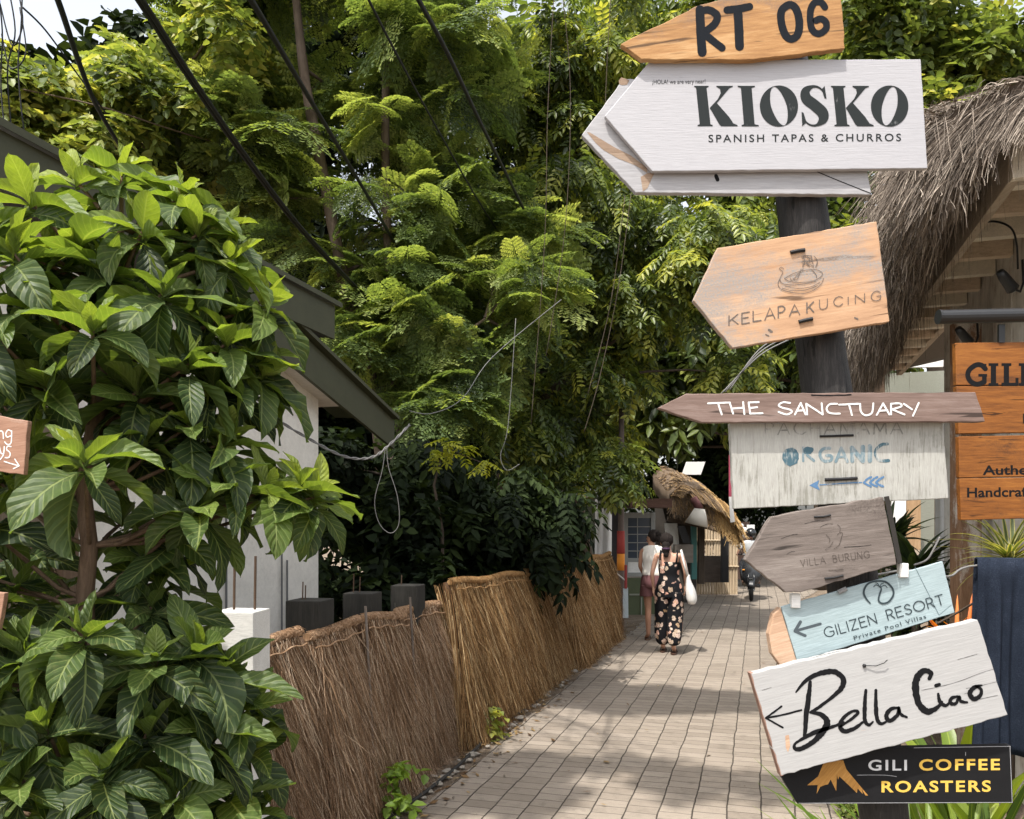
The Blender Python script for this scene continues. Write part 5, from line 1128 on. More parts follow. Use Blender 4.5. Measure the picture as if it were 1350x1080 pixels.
def weed(c, label, k, mat, seed):
    r = root('weed', c, label, 'plant'); lm = [(Vector(c)+Vector((R.uniform(-.04, .04)*k, R.uniform(-.04, .04)*k, h*k)), .055*k) for h in (.07, .13, .19, .24)]
    crown('leaves', mat, r, lm, tpl_spray(5, .5, .36, seed), 16, .10*k, .16*k, seed, tint=(.7, .2), droop=.1)
    g = MB()
    for q in range(3): g.tube([Vector(c), Vector(c)+Vector((R.uniform(-.03, .03), 0, .12*k)), Vector(c)+Vector((R.uniform(-.05, .05), 0, .24*k))], .003, 5)
    g.build('stem', M_B1, r)
M_WEED = m_leaf("fresh_weed_leaf", [(0, (.05, .10, .015)), (1, (.20, .30, .04))], .4)
weed(g0(524, 4.98)+Vector((.0, 0, 0)), 'bright little weed growing at the foot of the grey thatch', 1.15, M_WEED, 5)
weed(g0(650, 6.75), 'dim green weed against the golden thatch foot', 1.0, M_L2, 6)
def verge():
    rng = np.random.default_rng(9); lm = []
    for i in range(60):
        u = rng.uniform(-2.5, 3.5); n_ = 2.52+abs(rng.normal(.12, .12)); lm.append((Q(u, n_, .05), .09))
    o = crown('ground_cover', M_L2, None, lm, T_SP, 700, .09, .18, 19, tint=(.6, .25)); tag(o, 'low leafy ground cover edging the right side of the path', 'ground cover', kind='stuff')
verge()

# ------------------------------------------------------------------ towel on a wire
M_TOW = NT("navy_terry", .95, .1)
_n = M_TOW.noise(M_TOW.co(), 260, 4, .8); _b = M_TOW.noise(M_TOW.co(), 14, 4)
M_TOW.base(M_TOW.ramp(M_TOW.math('MULTIPLY_ADD', _b, .3, M_TOW.math('MULTIPLY', _n, .7)), [(.3, (.006, .008, .014)), (.55, (.020, .027, .043)), (.75, (.075, .09, .125))])); M_TOW.bump(_n, 1.0, .004); M_TOW = M_TOW.m
def towel(x0, x1, ytop, ybot, Y, label, mat, seed, fold=.024):
    a = P(x0, ytop, Y); b = P(x1, ytop+3, Y); hgt = (ybot-ytop)/F*Y; L = (b-a).length; r = random.Random(seed); phs = [r.uniform(0, 6.3) for _ in range(4)]
    g = MB(); V = []; Th = .012
    def fn(u, v, inner=0):
        x = a.lerp(b, u); s = (v-.5)*2
        k = abs(s); fl = fold*(.35+.65*k)*(math.sin(u*L*52+phs[0]+.6*k)+.5*math.sin(u*L*27+phs[1])+.55*math.sin(u*L*140+phs[2]+.4*k))
        rad = .016+Th*inner*.5
        drop = max(0, k*hgt*(1.0 if s < 0 else .82)-.02)
        yy = (-1 if s < 0 else 1)*min(1, k*14)*rad
        return Vector((x.x+.010*math.sin(u*9+k*3+phs[3])*k, x.y+yy+fl*(1 if s < 0 else .6)*min(1, k*4), x.z+rad*max(0, 1-(k*14)**2)**.5 if k*14 < 1 else x.z-drop))
    g.grid(lambda u, v: fn(u, v), 170, 44)
    o = g.build('towel', mat, None, tuple(a), True); md = o.modifiers.new('thick', 'SOLIDIFY'); md.thickness = .006
    tag(o, label, 'towel'); return o
towel(1287, 1470, 741, 1003, 2.72, 'navy ribbed towel draped over the wire at the right edge', M_TOW, 4)
towel(1296, 1480, 925, 985, 2.95, 'black cloth hanging behind the navy towel', m_flat("black_cloth", (.010, .010, .012), .9, .4, 40), 5)
cable([P(1098, 770, 2.5), P(1160, 757, 2.55), P(1200, 752, 2.6), P(1250, 760, 2.66), P(1292, 745, 2.72), P(1480, 743, 2.74)], .0035, 'grey wire carrying the navy towel', M_WIRE, name='wire')
cable([P(1205, 745, 2.5), P(1222, 738, 2.5), P(1232, 722, 2.5), P(1239, 708, 2.5)], .003, 'pale wire end sticking up beside the pale blue sign', M_WIRE, name='wire')
cable([P(1236, 822, 3.0), P(1262, 808, 3.0), P(1292, 790, 2.9)], .004, 'dark twig between the blue sign and the towel', M_B2, name='twig', cat='twig')

# ------------------------------------------------------------------ overhead cables
GC = 'cables strung overhead'
cable([P(40, -90, 3.6), P(78, 5, 4.4), P(105, 85, 5.2), P(130, 145, 6.0), P(170, 210, 7.0), P(200, 250, 8)], .017, 'thick black cable nearest the left edge, running down behind the bush', group=GC)
for dx, lab in ((0, 'lower strand of the doubled black cable sloping over the bush'), (6, 'upper strand of the doubled black cable sloping over the bush')):
    cable([P(120+dx, -90, 3.4), P(183+dx, 2, 4.2), P(250+dx*.9, 105, 5.2), P(325+dx*.8, 212, 6.6), P(400+dx*.7, 308, 8.2), P(480+dx*.5, 392, 10), P(560, 470, 12.5)], .016, lab, group=GC)
cable([P(280, -80, 3.6), P(333, 3, 4.4), P(395, 108, 5.6), P(450, 200, 7.2), P(500, 285, 9), P(545, 365, 11.5)], .019, 'single thick black cable passing in front of the pale trunks', group=GC)
cable([P(440, -90, 4.6), P(486, 0, 5.4), P(530, 85, 6.4), P(585, 185, 8), P(640, 280, 10), P(700, 370, 12.5)], .010, 'thinner black cable to the right of the single thick one', group=GC)
cable([P(505, -90, 4.4), P(553, 2, 5.2), P(590, 70, 6.0), P(630, 155, 7.2), P(665, 225, 8.6), P(690, 275, 10)], .018, 'thick black cable farthest right over the trees', group=GC)
cable([P(30, 10, 5), P(60, 40, 5.3), P(100, 95, 5.8), P(140, 150, 6.4)], .006, 'thin dark wire beside the thick left edge cable', group=GC)
cable([P(30, 118, 9.0), P(130, 140, 9.2), P(230, 172, 9.6), P(300, 192, 10.2), P(370, 205, 11)], .009, 'bare grey branch reaching across the yellow green bush', M_B1, name='branch', cat='branch')
for i, pts in enumerate(([(-5, -30), (3, 40), (1, 100), (4, 150), (14, 210)], [(8, -30), (20, 40), (10, 90), (14, 160), (22, 215)], [(30, -30), (28, 30), (24, 90), (30, 160), (36, 200)], [(0, 5), (16, 60), (30, 30), (22, -20)], [(2, 45), (14, 90), (34, 70), (26, 10)])):
    cable([P(x, y, 6+.15*i) for x, y in pts], .006, 'one of the thin dark wires tangled in the top left corner', group='wires in the top left corner', name='wire')
for i, (pts, lab) in enumerate((([(731, -20), (722, 150), (718, 320), (700, 560)], 'hanging liana left of the others over the glossy tree'), ([(740, -20), (752, 120), (745, 300), (720, 470)], 'hanging liana that curves to the right near its top'), ([(806, -20), (800, 90), (797, 170)], 'short hanging liana near the orange RT sign'), ([(832, 255), (815, 380), (790, 500), (770, 570)], 'liana hanging below the tip of the white arrow boards'), ([(824, 258), (805, 400), (775, 520)], 'thinner liana beside the one below the white boards'), ([(680, 420), (670, 560), (660, 600), (668, 620), (685, 612)], 'pale looped liana in the dark leaves'))):
    cable([P(x, y, 9.3) for x, y in pts], .004, lab, M_B2 if i < 5 else M_WIRE, name='liana', cat='liana')
for i in range(3): cable([P(950+i*6, 520-i*3, 9), P(1000, 470-i*4, 9), P(1040, 448-i*5, 9)], .008, 'grey wires slanting up behind the leaning post', M_WIRE, group='slanting grey wires behind the post')

# ------------------------------------------------------------------ people
def skin_body(name, nodes, edges, mat, parent, fr, sub=2, rootn='pelvis'):
    me = bpy.data.meshes.new(name); bm = bmesh.new(); ly = bm.verts.layers.skin.verify(); vm = {}
    for k, (p, r) in nodes.items():
        v = bm.verts.new(fr(p)-ORG[parent]); rr2 = r if hasattr(r, '__len__') else (r, r); v[ly].radius = rr2; v[ly].use_root = (k == rootn); vm[k] = v
    for a, b in edges: bm.edges.new((vm[a], vm[b]))
    bm.to_mesh(me); bm.free(); me.materials.append(mat)
    o = bpy.data.objects.new(name, me); COL.objects.link(o); o.parent = parent; ORG[o] = ORG[parent]
    sk = o.modifiers.new('skin', 'SKIN'); sk.use_smooth_shade = True; sk.branch_smoothing = .4
    ss = o.modifiers.new('sub', 'SUBSURF'); ss.levels = sub; ss.render_levels = sub
    return o
def loft(g, fr, rings, seg=20, fold=0.0, seed=0, cap=True):
    """rings: (cx, cy, z, rx, ry)"""
    r = random.Random(seed); ph = [r.uniform(0, 6.3) for _ in range(4)]; vs = []
    for i, (cx, cy, z, rx, ry) in enumerate(rings):
        for k in range(seg):
            t = 2*math.pi*k/seg; f = 1+fold*(math.sin(4*t+ph[0]+z*9)+.7*math.sin(7*t+ph[1]-z*14))
            vs.append(fr((cx+rx*f*math.cos(t), cy+ry*f*math.sin(t), z)))
    n = len(rings); fs = [(i*seg+k, i*seg+(k+1) % seg, (i+1)*seg+(k+1) % seg, (i+1)*seg+k) for i in range(n-1) for k in range(seg)]
    if cap: fs += [tuple(range(seg))[::-1], tuple((n-1)*seg+k for k in range(seg))]
    g.add(vs, fs)
def smooth_rings(rings, sub=4): return catmull(rings, sub)
M_SKIN1 = m_flat("fair_skin", (.50, .285, .20), .5, .10, 30, .35); M_SKIN2 = m_flat("tanned_skin", (.40, .215, .14), .5, .10, 30, .35); M_SKIN3 = m_flat("brown_skin", (.16, .085, .055), .5, .1, 30, .35)
M_HAIR = m_bark("dark_hair", (.006, .005, .005), (.028, .021, .018), 60); M_EYE = m_flat("eye", (.03, .02, .015), .2); M_LIP = m_flat("lips", (.35, .12, .10), .5)
def m_floral():
    t = NT("black_floral_cloth", .85, .15); co = t.co(); nz = t.n("ShaderNodeTexNoise"); t.put(nz.inputs['Vector'], co); nz.inputs['Scale'].default_value = 22
    ad = t.n("ShaderNodeVectorMath", operation='MULTIPLY_ADD'); t.t.links.new(nz.outputs['Color'], ad.inputs[0]); ad.inputs[1].default_value = (.05, .05, .05); t.put(ad.inputs[2], co)
    d = t.vor(ad.outputs[0], 12); cc = t.vor(ad.outputs[0], 12, 'F1', 'Color'); pet = t.noise(co, 75, 3, .6)
    col = t.ramp(cc, [(.25, (.62, .50, .42)), (.5, (.66, .36, .28)), (.6, (.70, .60, .50)), (.85, (.30, .20, .10))])
    col = t.mix(t.mr(pet, .40, .62, 0, .7), col, (.20, .10, .07)); col = t.mix(t.mr(d, .06, .11, 1, 0), col, (.55, .33, .12))
    k = t.mr(t.math('MULTIPLY_ADD', pet, .22, d), .50, .56, 1, 0)
    t.base(t.mix(k, (.009, .009, .011), col)); return t.m
def arm(nodes, edges, s, sh, el, wr, fdir, k=1.0, side='l', curl=.5):
    nodes[side+'sh'] = (sh, .047*k); nodes[side+'ua'] = (tuple((a*.5+b*.5) for a, b in zip(sh, el)), .038*k); nodes[side+'el'] = (el, .033*k); nodes[side+'fa'] = (tuple(a*.6+b*.4 for a, b in zip(el, wr)), .032*k); nodes[side+'wr'] = (wr, .021*k)
    d = Vector(fdir).normalized(); w_ = Vector(wr); pm = w_+d*.05; nodes[side+'pm'] = (tuple(pm), (.030*k, .018*k))
    edges += [('chest', side+'sh'), (side+'sh', side+'ua'), (side+'ua', side+'el'), (side+'el', side+'fa'), (side+'fa', side+'wr'), (side+'wr', side+'pm')]
    fwd = Vector((0, 1, 0))
    for i, (off, ln) in enumerate(((.028, .068), (.010, .078), (-.010, .072), (-.026, .055))):
        kn = pm+d*.042+fwd*off; b_ = kn+d*ln*.55+Vector((-s*.006, 0, 0)); e = b_+d*ln*.4+Vector((-s*curl*.025, 0, 0))
        for nm, q, r_ in (('k', kn, .0095), ('b', b_, .0085), ('e', e, .007)): nodes[f'{side}{nm}{i}'] = (tuple(q), r_*k)
        edges += [(side+'pm', f'{side}k{i}'), (f'{side}k{i}', f'{side}b{i}'), (f'{side}b{i}', f'{side}e{i}')]
    t1 = w_+d*.032+fwd*.034; t2 = t1+d*.038+fwd*.016; nodes[side+'t1'] = (tuple(t1), .011*k); nodes[side+'t2'] = (tuple(t2), .0085*k)
    edges += [(side+'wr', side+'t1'), (side+'t1', side+'t2')]
def person(px, py, label, heading, skin):
    c = g0(px, gY(py)); r = root('person', c, label, 'person'); ch, sh = math.cos(heading), math.sin(heading)
    def fr(p): x, y, z = p; return c+Vector((x*ch+y*sh, -x*sh+y*ch, z))
    return r, fr, c
def head_parts(nodes, edges, hx, hy, hz, turn, k=1.0):
    fd = Vector((math.sin(turn), math.cos(turn), 0)); sd_ = Vector((fd.y, -fd.x, 0)); h = Vector((hx, hy, hz))
    nodes['neck'] = ((hx*.6, hy*.6-.01, hz-.135), .050*k); nodes['jaw'] = (tuple(h+fd*.035+Vector((0, 0, -.055))), .056*k); nodes['head'] = (tuple(h+fd*.012+Vector((0, 0, .01))), .078*k); nodes['crown'] = (tuple(h-fd*.012+Vector((0, 0, .055))), .070*k)
    nodes['nose'] = (tuple(h+fd*.098+Vector((0, 0, -.022))), .012)
    edges += [('chest', 'neck'), ('neck', 'jaw'), ('jaw', 'head'), ('head', 'crown'), ('head', 'nose')]
    for s in (-1, 1):
        nodes[f'ear{s}'] = (tuple(h+sd_*s*.084+Vector((0, 0, -.02))), .014); edges.append(('head', f'ear{s}'))
    return h, fd, sd_
def face(r, fr, h, fd, sd_):
    for s in (-1, 1):
        g = MB(); g.blob(fr(h+fd*.083+sd_*s*.030+Vector((0, 0, .004))), .011, 8, 6); g.build('eye', M_EYE, r, smooth=True)
    g = MB(); g.blob(fr(h+fd*.088+Vector((0, 0, -.058))), (.020, .010, .006), 8, 6); g.build('mouth', M_LIP, r, smooth=True)
def sandals(r, fr, feet, mat):
    for x, y, z in feet:
        g = MB(); loft(g, fr, [(x, y+.05, z+.001, .046, .13), (x, y+.05, z+.018, .044, .128)], 16); g.tube([fr((x-.045, y+.08, z+.015)), fr((x-.02, y+.09, z+.075)), fr((x+.02, y+.09, z+.075)), fr((x+.045, y+.08, z+.015))], .007, 6); g.build('sandal', mat, r)
# woman in the floral jumpsuit, seen from behind, walking away
wa, fr, cA = person(882, 861, 'woman in black floral jumpsuit walking away with dark low ponytail', .27, M_SKIN1)
nd = {'pelvis': ((0, 0, .90), .125), 'spine': ((0, .005, 1.06), .105), 'chest': ((0, 0, 1.24), .115), 'lh': ((-.085, 0, .84), .085), 'rh': ((.085, 0, .84), .085), 'lk': ((-.085, .06, .47), .052), 'rk': ((.075, -.02, .47), .052), 'la': ((-.085, .06, .085), .034), 'ra': ((.07, -.12, .10), .034), 'lt': ((-.09, .20, .035), .028), 'rt': ((.075, .01, .03), .028)}
ed = [('pelvis', 'spine'), ('spine', 'chest'), ('pelvis', 'lh'), ('pelvis', 'rh'), ('lh', 'lk'), ('rh', 'rk'), ('lk', 'la'), ('rk', 'ra'), ('la', 'lt'), ('ra', 'rt')]
arm(nd, ed, -1, (-.165, -.005, 1.345), (-.225, -.03, 1.09), (-.215, .03, .90), (.05, .12, -1), .95, 'l'); arm(nd, ed, 1, (.165, -.005, 1.345), (.225, -.02, 1.10), (.215, .10, .93), (-.05, .3, -1), .95, 'r')
h, fd, sd_ = head_parts(nd, ed, -.035, .03, 1.515, -.15)
skin_body('body', nd, ed, M_SKIN1, wa, fr); face(wa, fr, h, fd, sd_)
M_FLOR = m_floral(); g = MB()
loft(g, fr, smooth_rings([(0, 0, 1.245, .140, .100), (0, 0, 1.16, .148, .112), (0, .005, 1.05, .136, .106), (0, 0, .96, .160, .122), (0, 0, .86, .186, .132), (0, 0, .76, .184, .128)]), 28, .018, 1)
loft(g, fr, smooth_rings([(-.085, 0, .84, .100, .122), (-.088, .03, .66, .108, .122), (-.092, .055, .46, .110, .112), (-.095, .06, .28, .108, .110), (-.09, .058, .15, .082, .09), (-.087, .058, .11, .05, .055)]), 22, .045, 2)
loft(g, fr, smooth_rings([(.085, 0, .84, .100, .122), (.086, -.01, .66, .108, .120), (.084, -.03, .46, .108, .110), (.08, -.08, .28, .104, .108), (.074, -.11, .16, .08, .088), (.07, -.12, .125, .05, .055)]), 22, .045, 3)
for s in (-1, 1): g.tube([fr((s*.105, -.10, 1.24)), fr((s*.115, -.085, 1.32)), fr((s*.11, -.01, 1.395)), fr((s*.10, .09, 1.30)), fr((s*.09, .105, 1.23))], .012, 6)
g.build('jumpsuit', M_FLOR, wa, smooth=True)
def hairpiece(r, fr, h, fd, tail, seed):
    g = MB(); up = Vector((0, 0, 1))
    def fn(d): return 1+.03*math.sin(d.x*9+d.z*14+seed)
    g.blob(fr(h-fd*.022+up*.030), (.093, .098, .100), 20, 14, fn)
    for q, r_ in tail: g.blob(fr(q), r_, 14, 10, lambda d: 1+.06*math.sin(d.x*8+d.z*11+seed))
    g.build('hair', M_HAIR, r, smooth=True)
hairpiece(wa, fr, h, fd, [((-.035, -.065, 1.47), (.058, .05, .06)), ((-.035, -.095, 1.41), (.056, .045, .062)), ((-.03, -.105, 1.355), (.036, .03, .05))], 1)
g = MB(); g.blob(fr((-.035, -.098, 1.425)), (.060, .05, .022), 12, 8); g.build('hair_tie', m_flat("plum_band", (.05, .02, .05), .7), wa, smooth=True)
sandals(wa, fr, [(-.088, .06, 0), (.072, -.12, .004)], m_flat("brown_sandal", (.06, .03, .02), .6))
bg_ = root('tote_bag', fr((.27, 0, .85)), 'white cloth tote bag hanging from the walking woman\'s right shoulder', 'bag'); M_TOTE = m_flat("white_canvas", (.70, .68, .65), .9, .12, 30)
g = MB(); loft(g, fr, smooth_rings([(.255, .01, 1.07, .02, .06), (.262, .01, .98, .035, .10), (.285, .01, .86, .062, .145), (.305, .01, .74, .068, .15), (.305, .01, .68, .045, .12)]), 20, .05, 6); g.build('pouch', M_TOTE, bg_, smooth=True)
g = MB(); g.tube([fr((.25, -.05, 1.06)), fr((.205, -.062, 1.22)), fr((.165, -.05, 1.40)), fr((.16, .03, 1.405)), fr((.215, .075, 1.22)), fr((.25, .06, 1.06))], .014, 6); g.build('strap', M_TOTE, bg_, smooth=True)
# second woman, white top and mauve shorts, head turned left
wb, fr, cB = person(861, 844.5, 'woman in white sleeveless top and mauve shorts looking to the left', .27, M_SKIN2)
nd = {'pelvis': ((0, 0, .93), .12), 'spine': ((0, .005, 1.08), .10), 'chest': ((0, 0, 1.26), .112), 'lh': ((-.08, 0, .86), .085), 'rh': ((.08, 0, .86), .085), 'lth': ((-.085, .0, .66), .072), 'rth': ((.085, .0, .66), .072), 'lk': ((-.075, .01, .48), .050), 'rk': ((.075, -.01, .48), .050), 'lc': ((-.072, -.015, .33), .050), 'rc': ((.078, -.03, .33), .050), 'la': ((-.07, .0, .085), .033), 'ra': ((.08, -.02, .085), .033), 'lt': ((-.12, .13, .03), .028), 'rt': ((.075, .12, .03), .028)}
ed = [('pelvis', 'spine'), ('spine', 'chest'), ('pelvis', 'lh'), ('pelvis', 'rh'), ('lh', 'lth'), ('rh', 'rth'), ('lth', 'lk'), ('rth', 'rk'), ('lk', 'lc'), ('rk', 'rc'), ('lc', 'la'), ('rc', 'ra'), ('la', 'lt'), ('ra', 'rt')]
arm(nd, ed, -1, (-.165, -.005, 1.375), (-.20, .02, 1.12), (-.15, .12, .97), (.1, .5, -.8), .95, 'l'); arm(nd, ed, 1, (.165, -.005, 1.375), (.205, -.03, 1.11), (.19, .02, .90), (0, .15, -1), .95, 'r')
h, fd, sd_ = head_parts(nd, ed, -.01, .02, 1.55, -1.25)
skin_body('body', nd, ed, M_SKIN2, wb, fr); face(wb, fr, h, fd, sd_)
g = MB(); loft(g, fr, smooth_rings([(0, 0, 1.44, .075, .07), (0, 0, 1.40, .150, .095), (0, 0, 1.28, .158, .118), (0, .01, 1.14, .150, .118), (0, .0, 1.02, .170, .13), (0, 0, .985, .165, .125)]), 24, .02, 7); g.build('top', m_flat("white_top", (.72, .68, .62), .9, .1), wb, smooth=True)
g = MB(); loft(g, fr, smooth_rings([(0, 0, 1.02, .150, .118), (0, 0, .95, .178, .14), (0, -.01, .86, .190, .15), (0, 0, .80, .185, .142)]), 24, .02, 8)
for s in (-1, 1): loft(g, fr, smooth_rings([(s*.085, 0, .84, .108, .13), (s*.09, 0, .74, .108, .122), (s*.092, 0, .67, .110, .12)]), 20, .03, 9)
g.build('shorts', m_flat("mauve_shorts", (.13, .058, .06), .9, .15), wb, smooth=True)
hairpiece(wb, fr, h, fd, [((.075, -.03, 1.60), (.05, .05, .05)), ((.085, -.05, 1.54), (.035, .035, .06))], 3)
sandals(wb, fr, [(-.09, .04, 0), (.08, .02, 0)], m_flat("tan_sandal", (.12, .07, .045), .6))

# ------------------------------------------------------------------ scooter and its rider coming towards the camera
cS = g0(990, 19.3); scr = root('scooter', cS, 'black motor scooter seen head on beyond the grey weathered sign', 'scooter')
def fs(p): x, y, z = p; hd = -.27; return cS+Vector((x*math.cos(hd)+y*math.sin(hd), x*math.sin(hd)-y*math.cos(hd), z))   # y runs towards the camera
M_SBLK = m_flat("black_scooter_paint", (.016, .017, .019), .22, .2, 8, .6); M_TYRE = m_flat("tyre_rubber", (.014, .014, .014), .85); M_CHR = m_flat("dull_chrome", (.45, .45, .45), .25, .1, 10, .5, 0, 1)
def wheel(y, nm):
    w_ = root  # noqa
    g = MB(); n, m = 28, 10; vs = [fs((.045*math.cos(2*math.pi*j/m), y+(.20+.05*math.sin(2*math.pi*j/m))*math.cos(2*math.pi*i/n), .25+(.20+.05*math.sin(2*math.pi*j/m))*math.sin(2*math.pi*i/n))) for i in range(n) for j in range(m)]
    g.add(vs, [(i*m+j, ((i+1) % n)*m+j, ((i+1) % n)*m+(j+1) % m, i*m+(j+1) % m) for i in range(n) for j in range(m)])
    wo = g.build('wheel', M_TYRE, scr, smooth=True)
    g = MB(); g.tube([fs((-.035, y, .25)), fs((.035, y, .25))], .155, 20); g.tube([fs((-.07, y, .25)), fs((.07, y, .25))], .03, 10); g.build('rim', M_CHR, wo)
wheel(.62, 'f'); wheel(-.62, 'r')
g = MB(); loft(g, fs, smooth_rings([(0, .40, .34, .10, .05), (0, .42, .48, .20, .08), (0, .38, .66, .235, .10), (0, .32, .84, .22, .09), (0, .28, .98, .15, .07), (0, .26, 1.03, .07, .05)]), 24); g.build('apron', M_SBLK, scr, smooth=True)
g = MB(); loft(g, fs, smooth_rings([(0, -.35, .36, .14, .50), (0, -.42, .52, .17, .48), (0, -.45, .68, .15, .42), (0, -.45, .74, .12, .38)]), 24); g.build('rear_body', M_SBLK, scr, smooth=True)
g = MB(); g.box(fs((0, .12, .33)), (.28, .55, .07)); g.build('floorboard', M_SBLK, scr, bevel=.02)
g = MB(); loft(g, fs, smooth_rings([(0, -.32, .74, .13, .38), (0, -.32, .80, .14, .38), (0, -.34, .83, .11, .34)]), 22); g.build('seat', m_flat("seat_vinyl", (.02, .02, .02), .6), scr, smooth=True)
for s in (-1, 1):
    g = MB(); g.tube([fs((s*.065, .62, .25)), fs((s*.065, .52, .50)), fs((s*.05, .42, .72))], .018, 8); g.build('fork', M_SBLK, scr, smooth=True)
    g = MB(); g.tube([fs((s*.05, .26, 1.02)), fs((s*.20, .22, 1.05)), fs((s*.33, .14, 1.03))], .014, 8); g.build('handlebar', M_SBLK, scr, smooth=True)
    g = MB(); g.tube([fs((s*.20, .24, 1.05)), fs((s*.27, .24, 1.20))], .007, 6); g.blob(fs((s*.28, .25, 1.23)), (.055, .018, .035), 12, 8); g.build('mirror', M_SBLK, scr, smooth=True)
    g = MB(); g.blob(fs((s*.17, .46, .70)), (.035, .02, .02), 10, 6); g.build('indicator', m_flat("amber_lens", (.55, .22, .03), .2), scr, smooth=True)
g = MB(); g.blob(fs((0, .36, .92)), (.085, .045, .06), 16, 10); g.build('headlight', m_flat("clear_lens", (.6, .6, .6), .1, .1, 10, .7), scr, smooth=True)
g = MB(); g.grid(lambda u, v: fs(((v-.5)*.13, .62+.285*math.cos(math.radians(20+130*u)), .25+.285*math.sin(math.radians(20+130*u)))), 12, 4); o = g.build('fender', M_SBLK, scr, smooth=True); o.modifiers.new('t', 'SOLIDIFY').thickness = .008
g = MB(); g.box(fs((0, .475, .50)), (.11, .01, .05)); g.build('badge_panel', M_CHR, scr)
rd = root('person', fs((0, -.3, .8)), 'scooter rider in pale shirt and dark helmet half hidden by the sign', 'person')
nd = {'pelvis': ((0, -.30, .86), .12), 'spine': ((0, -.29, 1.03), .11), 'chest': ((0, -.24, 1.22), .12), 'lh': ((-.10, -.25, .86), .085), 'rh': ((.10, -.25, .86), .085), 'lk': ((-.20, .14, .80), .06), 'rk': ((.20, .14, .80), .06), 'la': ((-.17, .12, .42), .04), 'ra': ((.17, .12, .42), .04), 'lt': ((-.18, .26, .39), .032), 'rt': ((.18, .26, .39), .032)}
ed = [('pelvis', 'spine'), ('spine', 'chest'), ('pelvis', 'lh'), ('pelvis', 'rh'), ('lh', 'lk'), ('rh', 'rk'), ('lk', 'la'), ('rk', 'ra'), ('la', 'lt'), ('ra', 'rt')]
arm(nd, ed, -1, (-.18, -.22, 1.32), (-.27, -.06, 1.12), (-.31, .10, 1.07), (0, .8, -.3), 1, 'l'); arm(nd, ed, 1, (.18, -.22, 1.32), (.27, -.06, 1.12), (.31, .10, 1.07), (0, .8, -.3), 1, 'r')
h, fd, sd_ = head_parts(nd, ed, 0, -.18, 1.50, 0)
nd['neck'] = ((0, -.2, 1.37), .05)
skin_body('body', nd, ed, M_SKIN3, rd, fs); face(rd, fs, h, fd, sd_)
g = MB(); loft(g, fs, smooth_rings([(0, -.22, 1.37, .09, .08), (0, -.23, 1.33, .185, .11), (0, -.25, 1.2, .175, .13), (0, -.29, 1.03, .165, .14), (0, -.30, .86, .18, .16)]), 22, .02, 3)
for s in (-1, 1): loft(g, lambda p: fs(p), [(s*.17, -.22, 1.345, .062, .062), (s*.215, -.15, 1.25, .062, .062), (s*.245, -.09, 1.17, .055, .055)], 14)
g.build('shirt', m_flat("pale_shirt", (.55, .57, .58), .9), rd, smooth=True)
g = MB()
for s in (-1, 1): g.tube([fs((s*.09, -.28, .88)), fs((s*.15, -.05, .87)), fs((s*.2, .15, .82)), fs((s*.19, .15, .62)), fs((s*.17, .12, .46))], [.10, .092, .075, .065, .06], 14)
g.build('trousers', m_flat("dark_trousers", (.02, .02, .025), .9), rd, smooth=True)
g = MB(); g.blob(fs(h+Vector((0, -.015, .035))), (.125, .14, .125), 20, 14); g.build('helmet', M_SBLK, rd, smooth=True)

# ------------------------------------------------------------------ far end of the lane: pole, stalls, thatch, bamboo
M_POLE2 = m_wood("brown_pole", (.07, .05, .042), (.15, .115, .10), (.24, .2, .18), axis='z')
c = g0(818.5, 13.15); pol = root('pole', c, 'brown pole with red and orange wraps at the end of the thatch fence', 'pole')
g = MB(); g.tube([c, c+Vector((0, 0, 1.2)), c+Vector((.01, 0, 3.6))], [.058, .052, .042], 14); g.build('shaft', M_POLE2, pol, smooth=True)
for nm, y0, y1, mt in (('red_wrap', 700, 730, m_flat("red_wrap", (.36, .055, .045), .7)), ('orange_wrap', 729, 752, m_flat("orange_wrap", (.75, .27, .035), .7, .35, 20))):
    a, b = P(818.5, y0, 13.15), P(818.5, y1, 13.15); g = MB(); g.tube([a, a.lerp(b, .5), b], [.061, .063, .066], 14); g.build(nm, mt, pol, smooth=True)
bt = root('bottle_tag', P(825, 780, 13.0), 'blue white hanging tag with a red cord beside the brown pole', 'tag')
plank_px([(821.5, 776), (828, 775), (828.5, 815), (821, 815)], 13.0, .02).build('tag_board', m_flat("blue_white_tag", (.48, .56, .60), .6, .2, 25), bt, bevel=.004)
g = MB(); g.tube([P(825, 776, 13.0), P(825, 745, 13.0)], .022, 8); g.build('cord', m_flat("red_cord", (.30, .05, .05), .7), bt)
cable([P(808, 752, 12.9), P(818, 760, 13.0), P(824, 765, 13.0)], .012, 'pale cord tied between the fence corner and the pole', M_WHT, name='cord', cat='cord')
# white sheets and things behind the far fence
def panel(px0, px1, py0, py1, Y, mat, name, label, cat, th=.04, skew=0, group=None):
    o = plank_px([(px0, py0), (px1, py0), (px1+skew, py1), (px0+skew, py1)], Y, th).build(name, mat, None, tuple(P(px0, py1, Y)), bevel=.004); tag(o, label, cat, group); return o
M_SHEET = m_flat("white_sheet", (.74, .73, .71), .9, .08, 6)
def sheet(px0, px1, py0, py1, Y, label, seed):
    g = MB(); r = random.Random(seed); p1, p2 = r.uniform(0, 6), r.uniform(0, 6); wd = (px1-px0)/F*Y
    def fn(u, v): q = P(px0+(px1-px0)*u, py0+(py1-py0)*v, Y); q.y += .03*math.sin(u*wd*22+p1)+.02*math.sin(u*wd*47+p2+v*2); return q
    g.grid(fn, 40, 12); o = g.build('sheet', M_SHEET, None, tuple(P(px0, py1, Y)), True); o.modifiers.new('t', 'SOLIDIFY').thickness = .01; tag(o, label, 'sheet'); return o
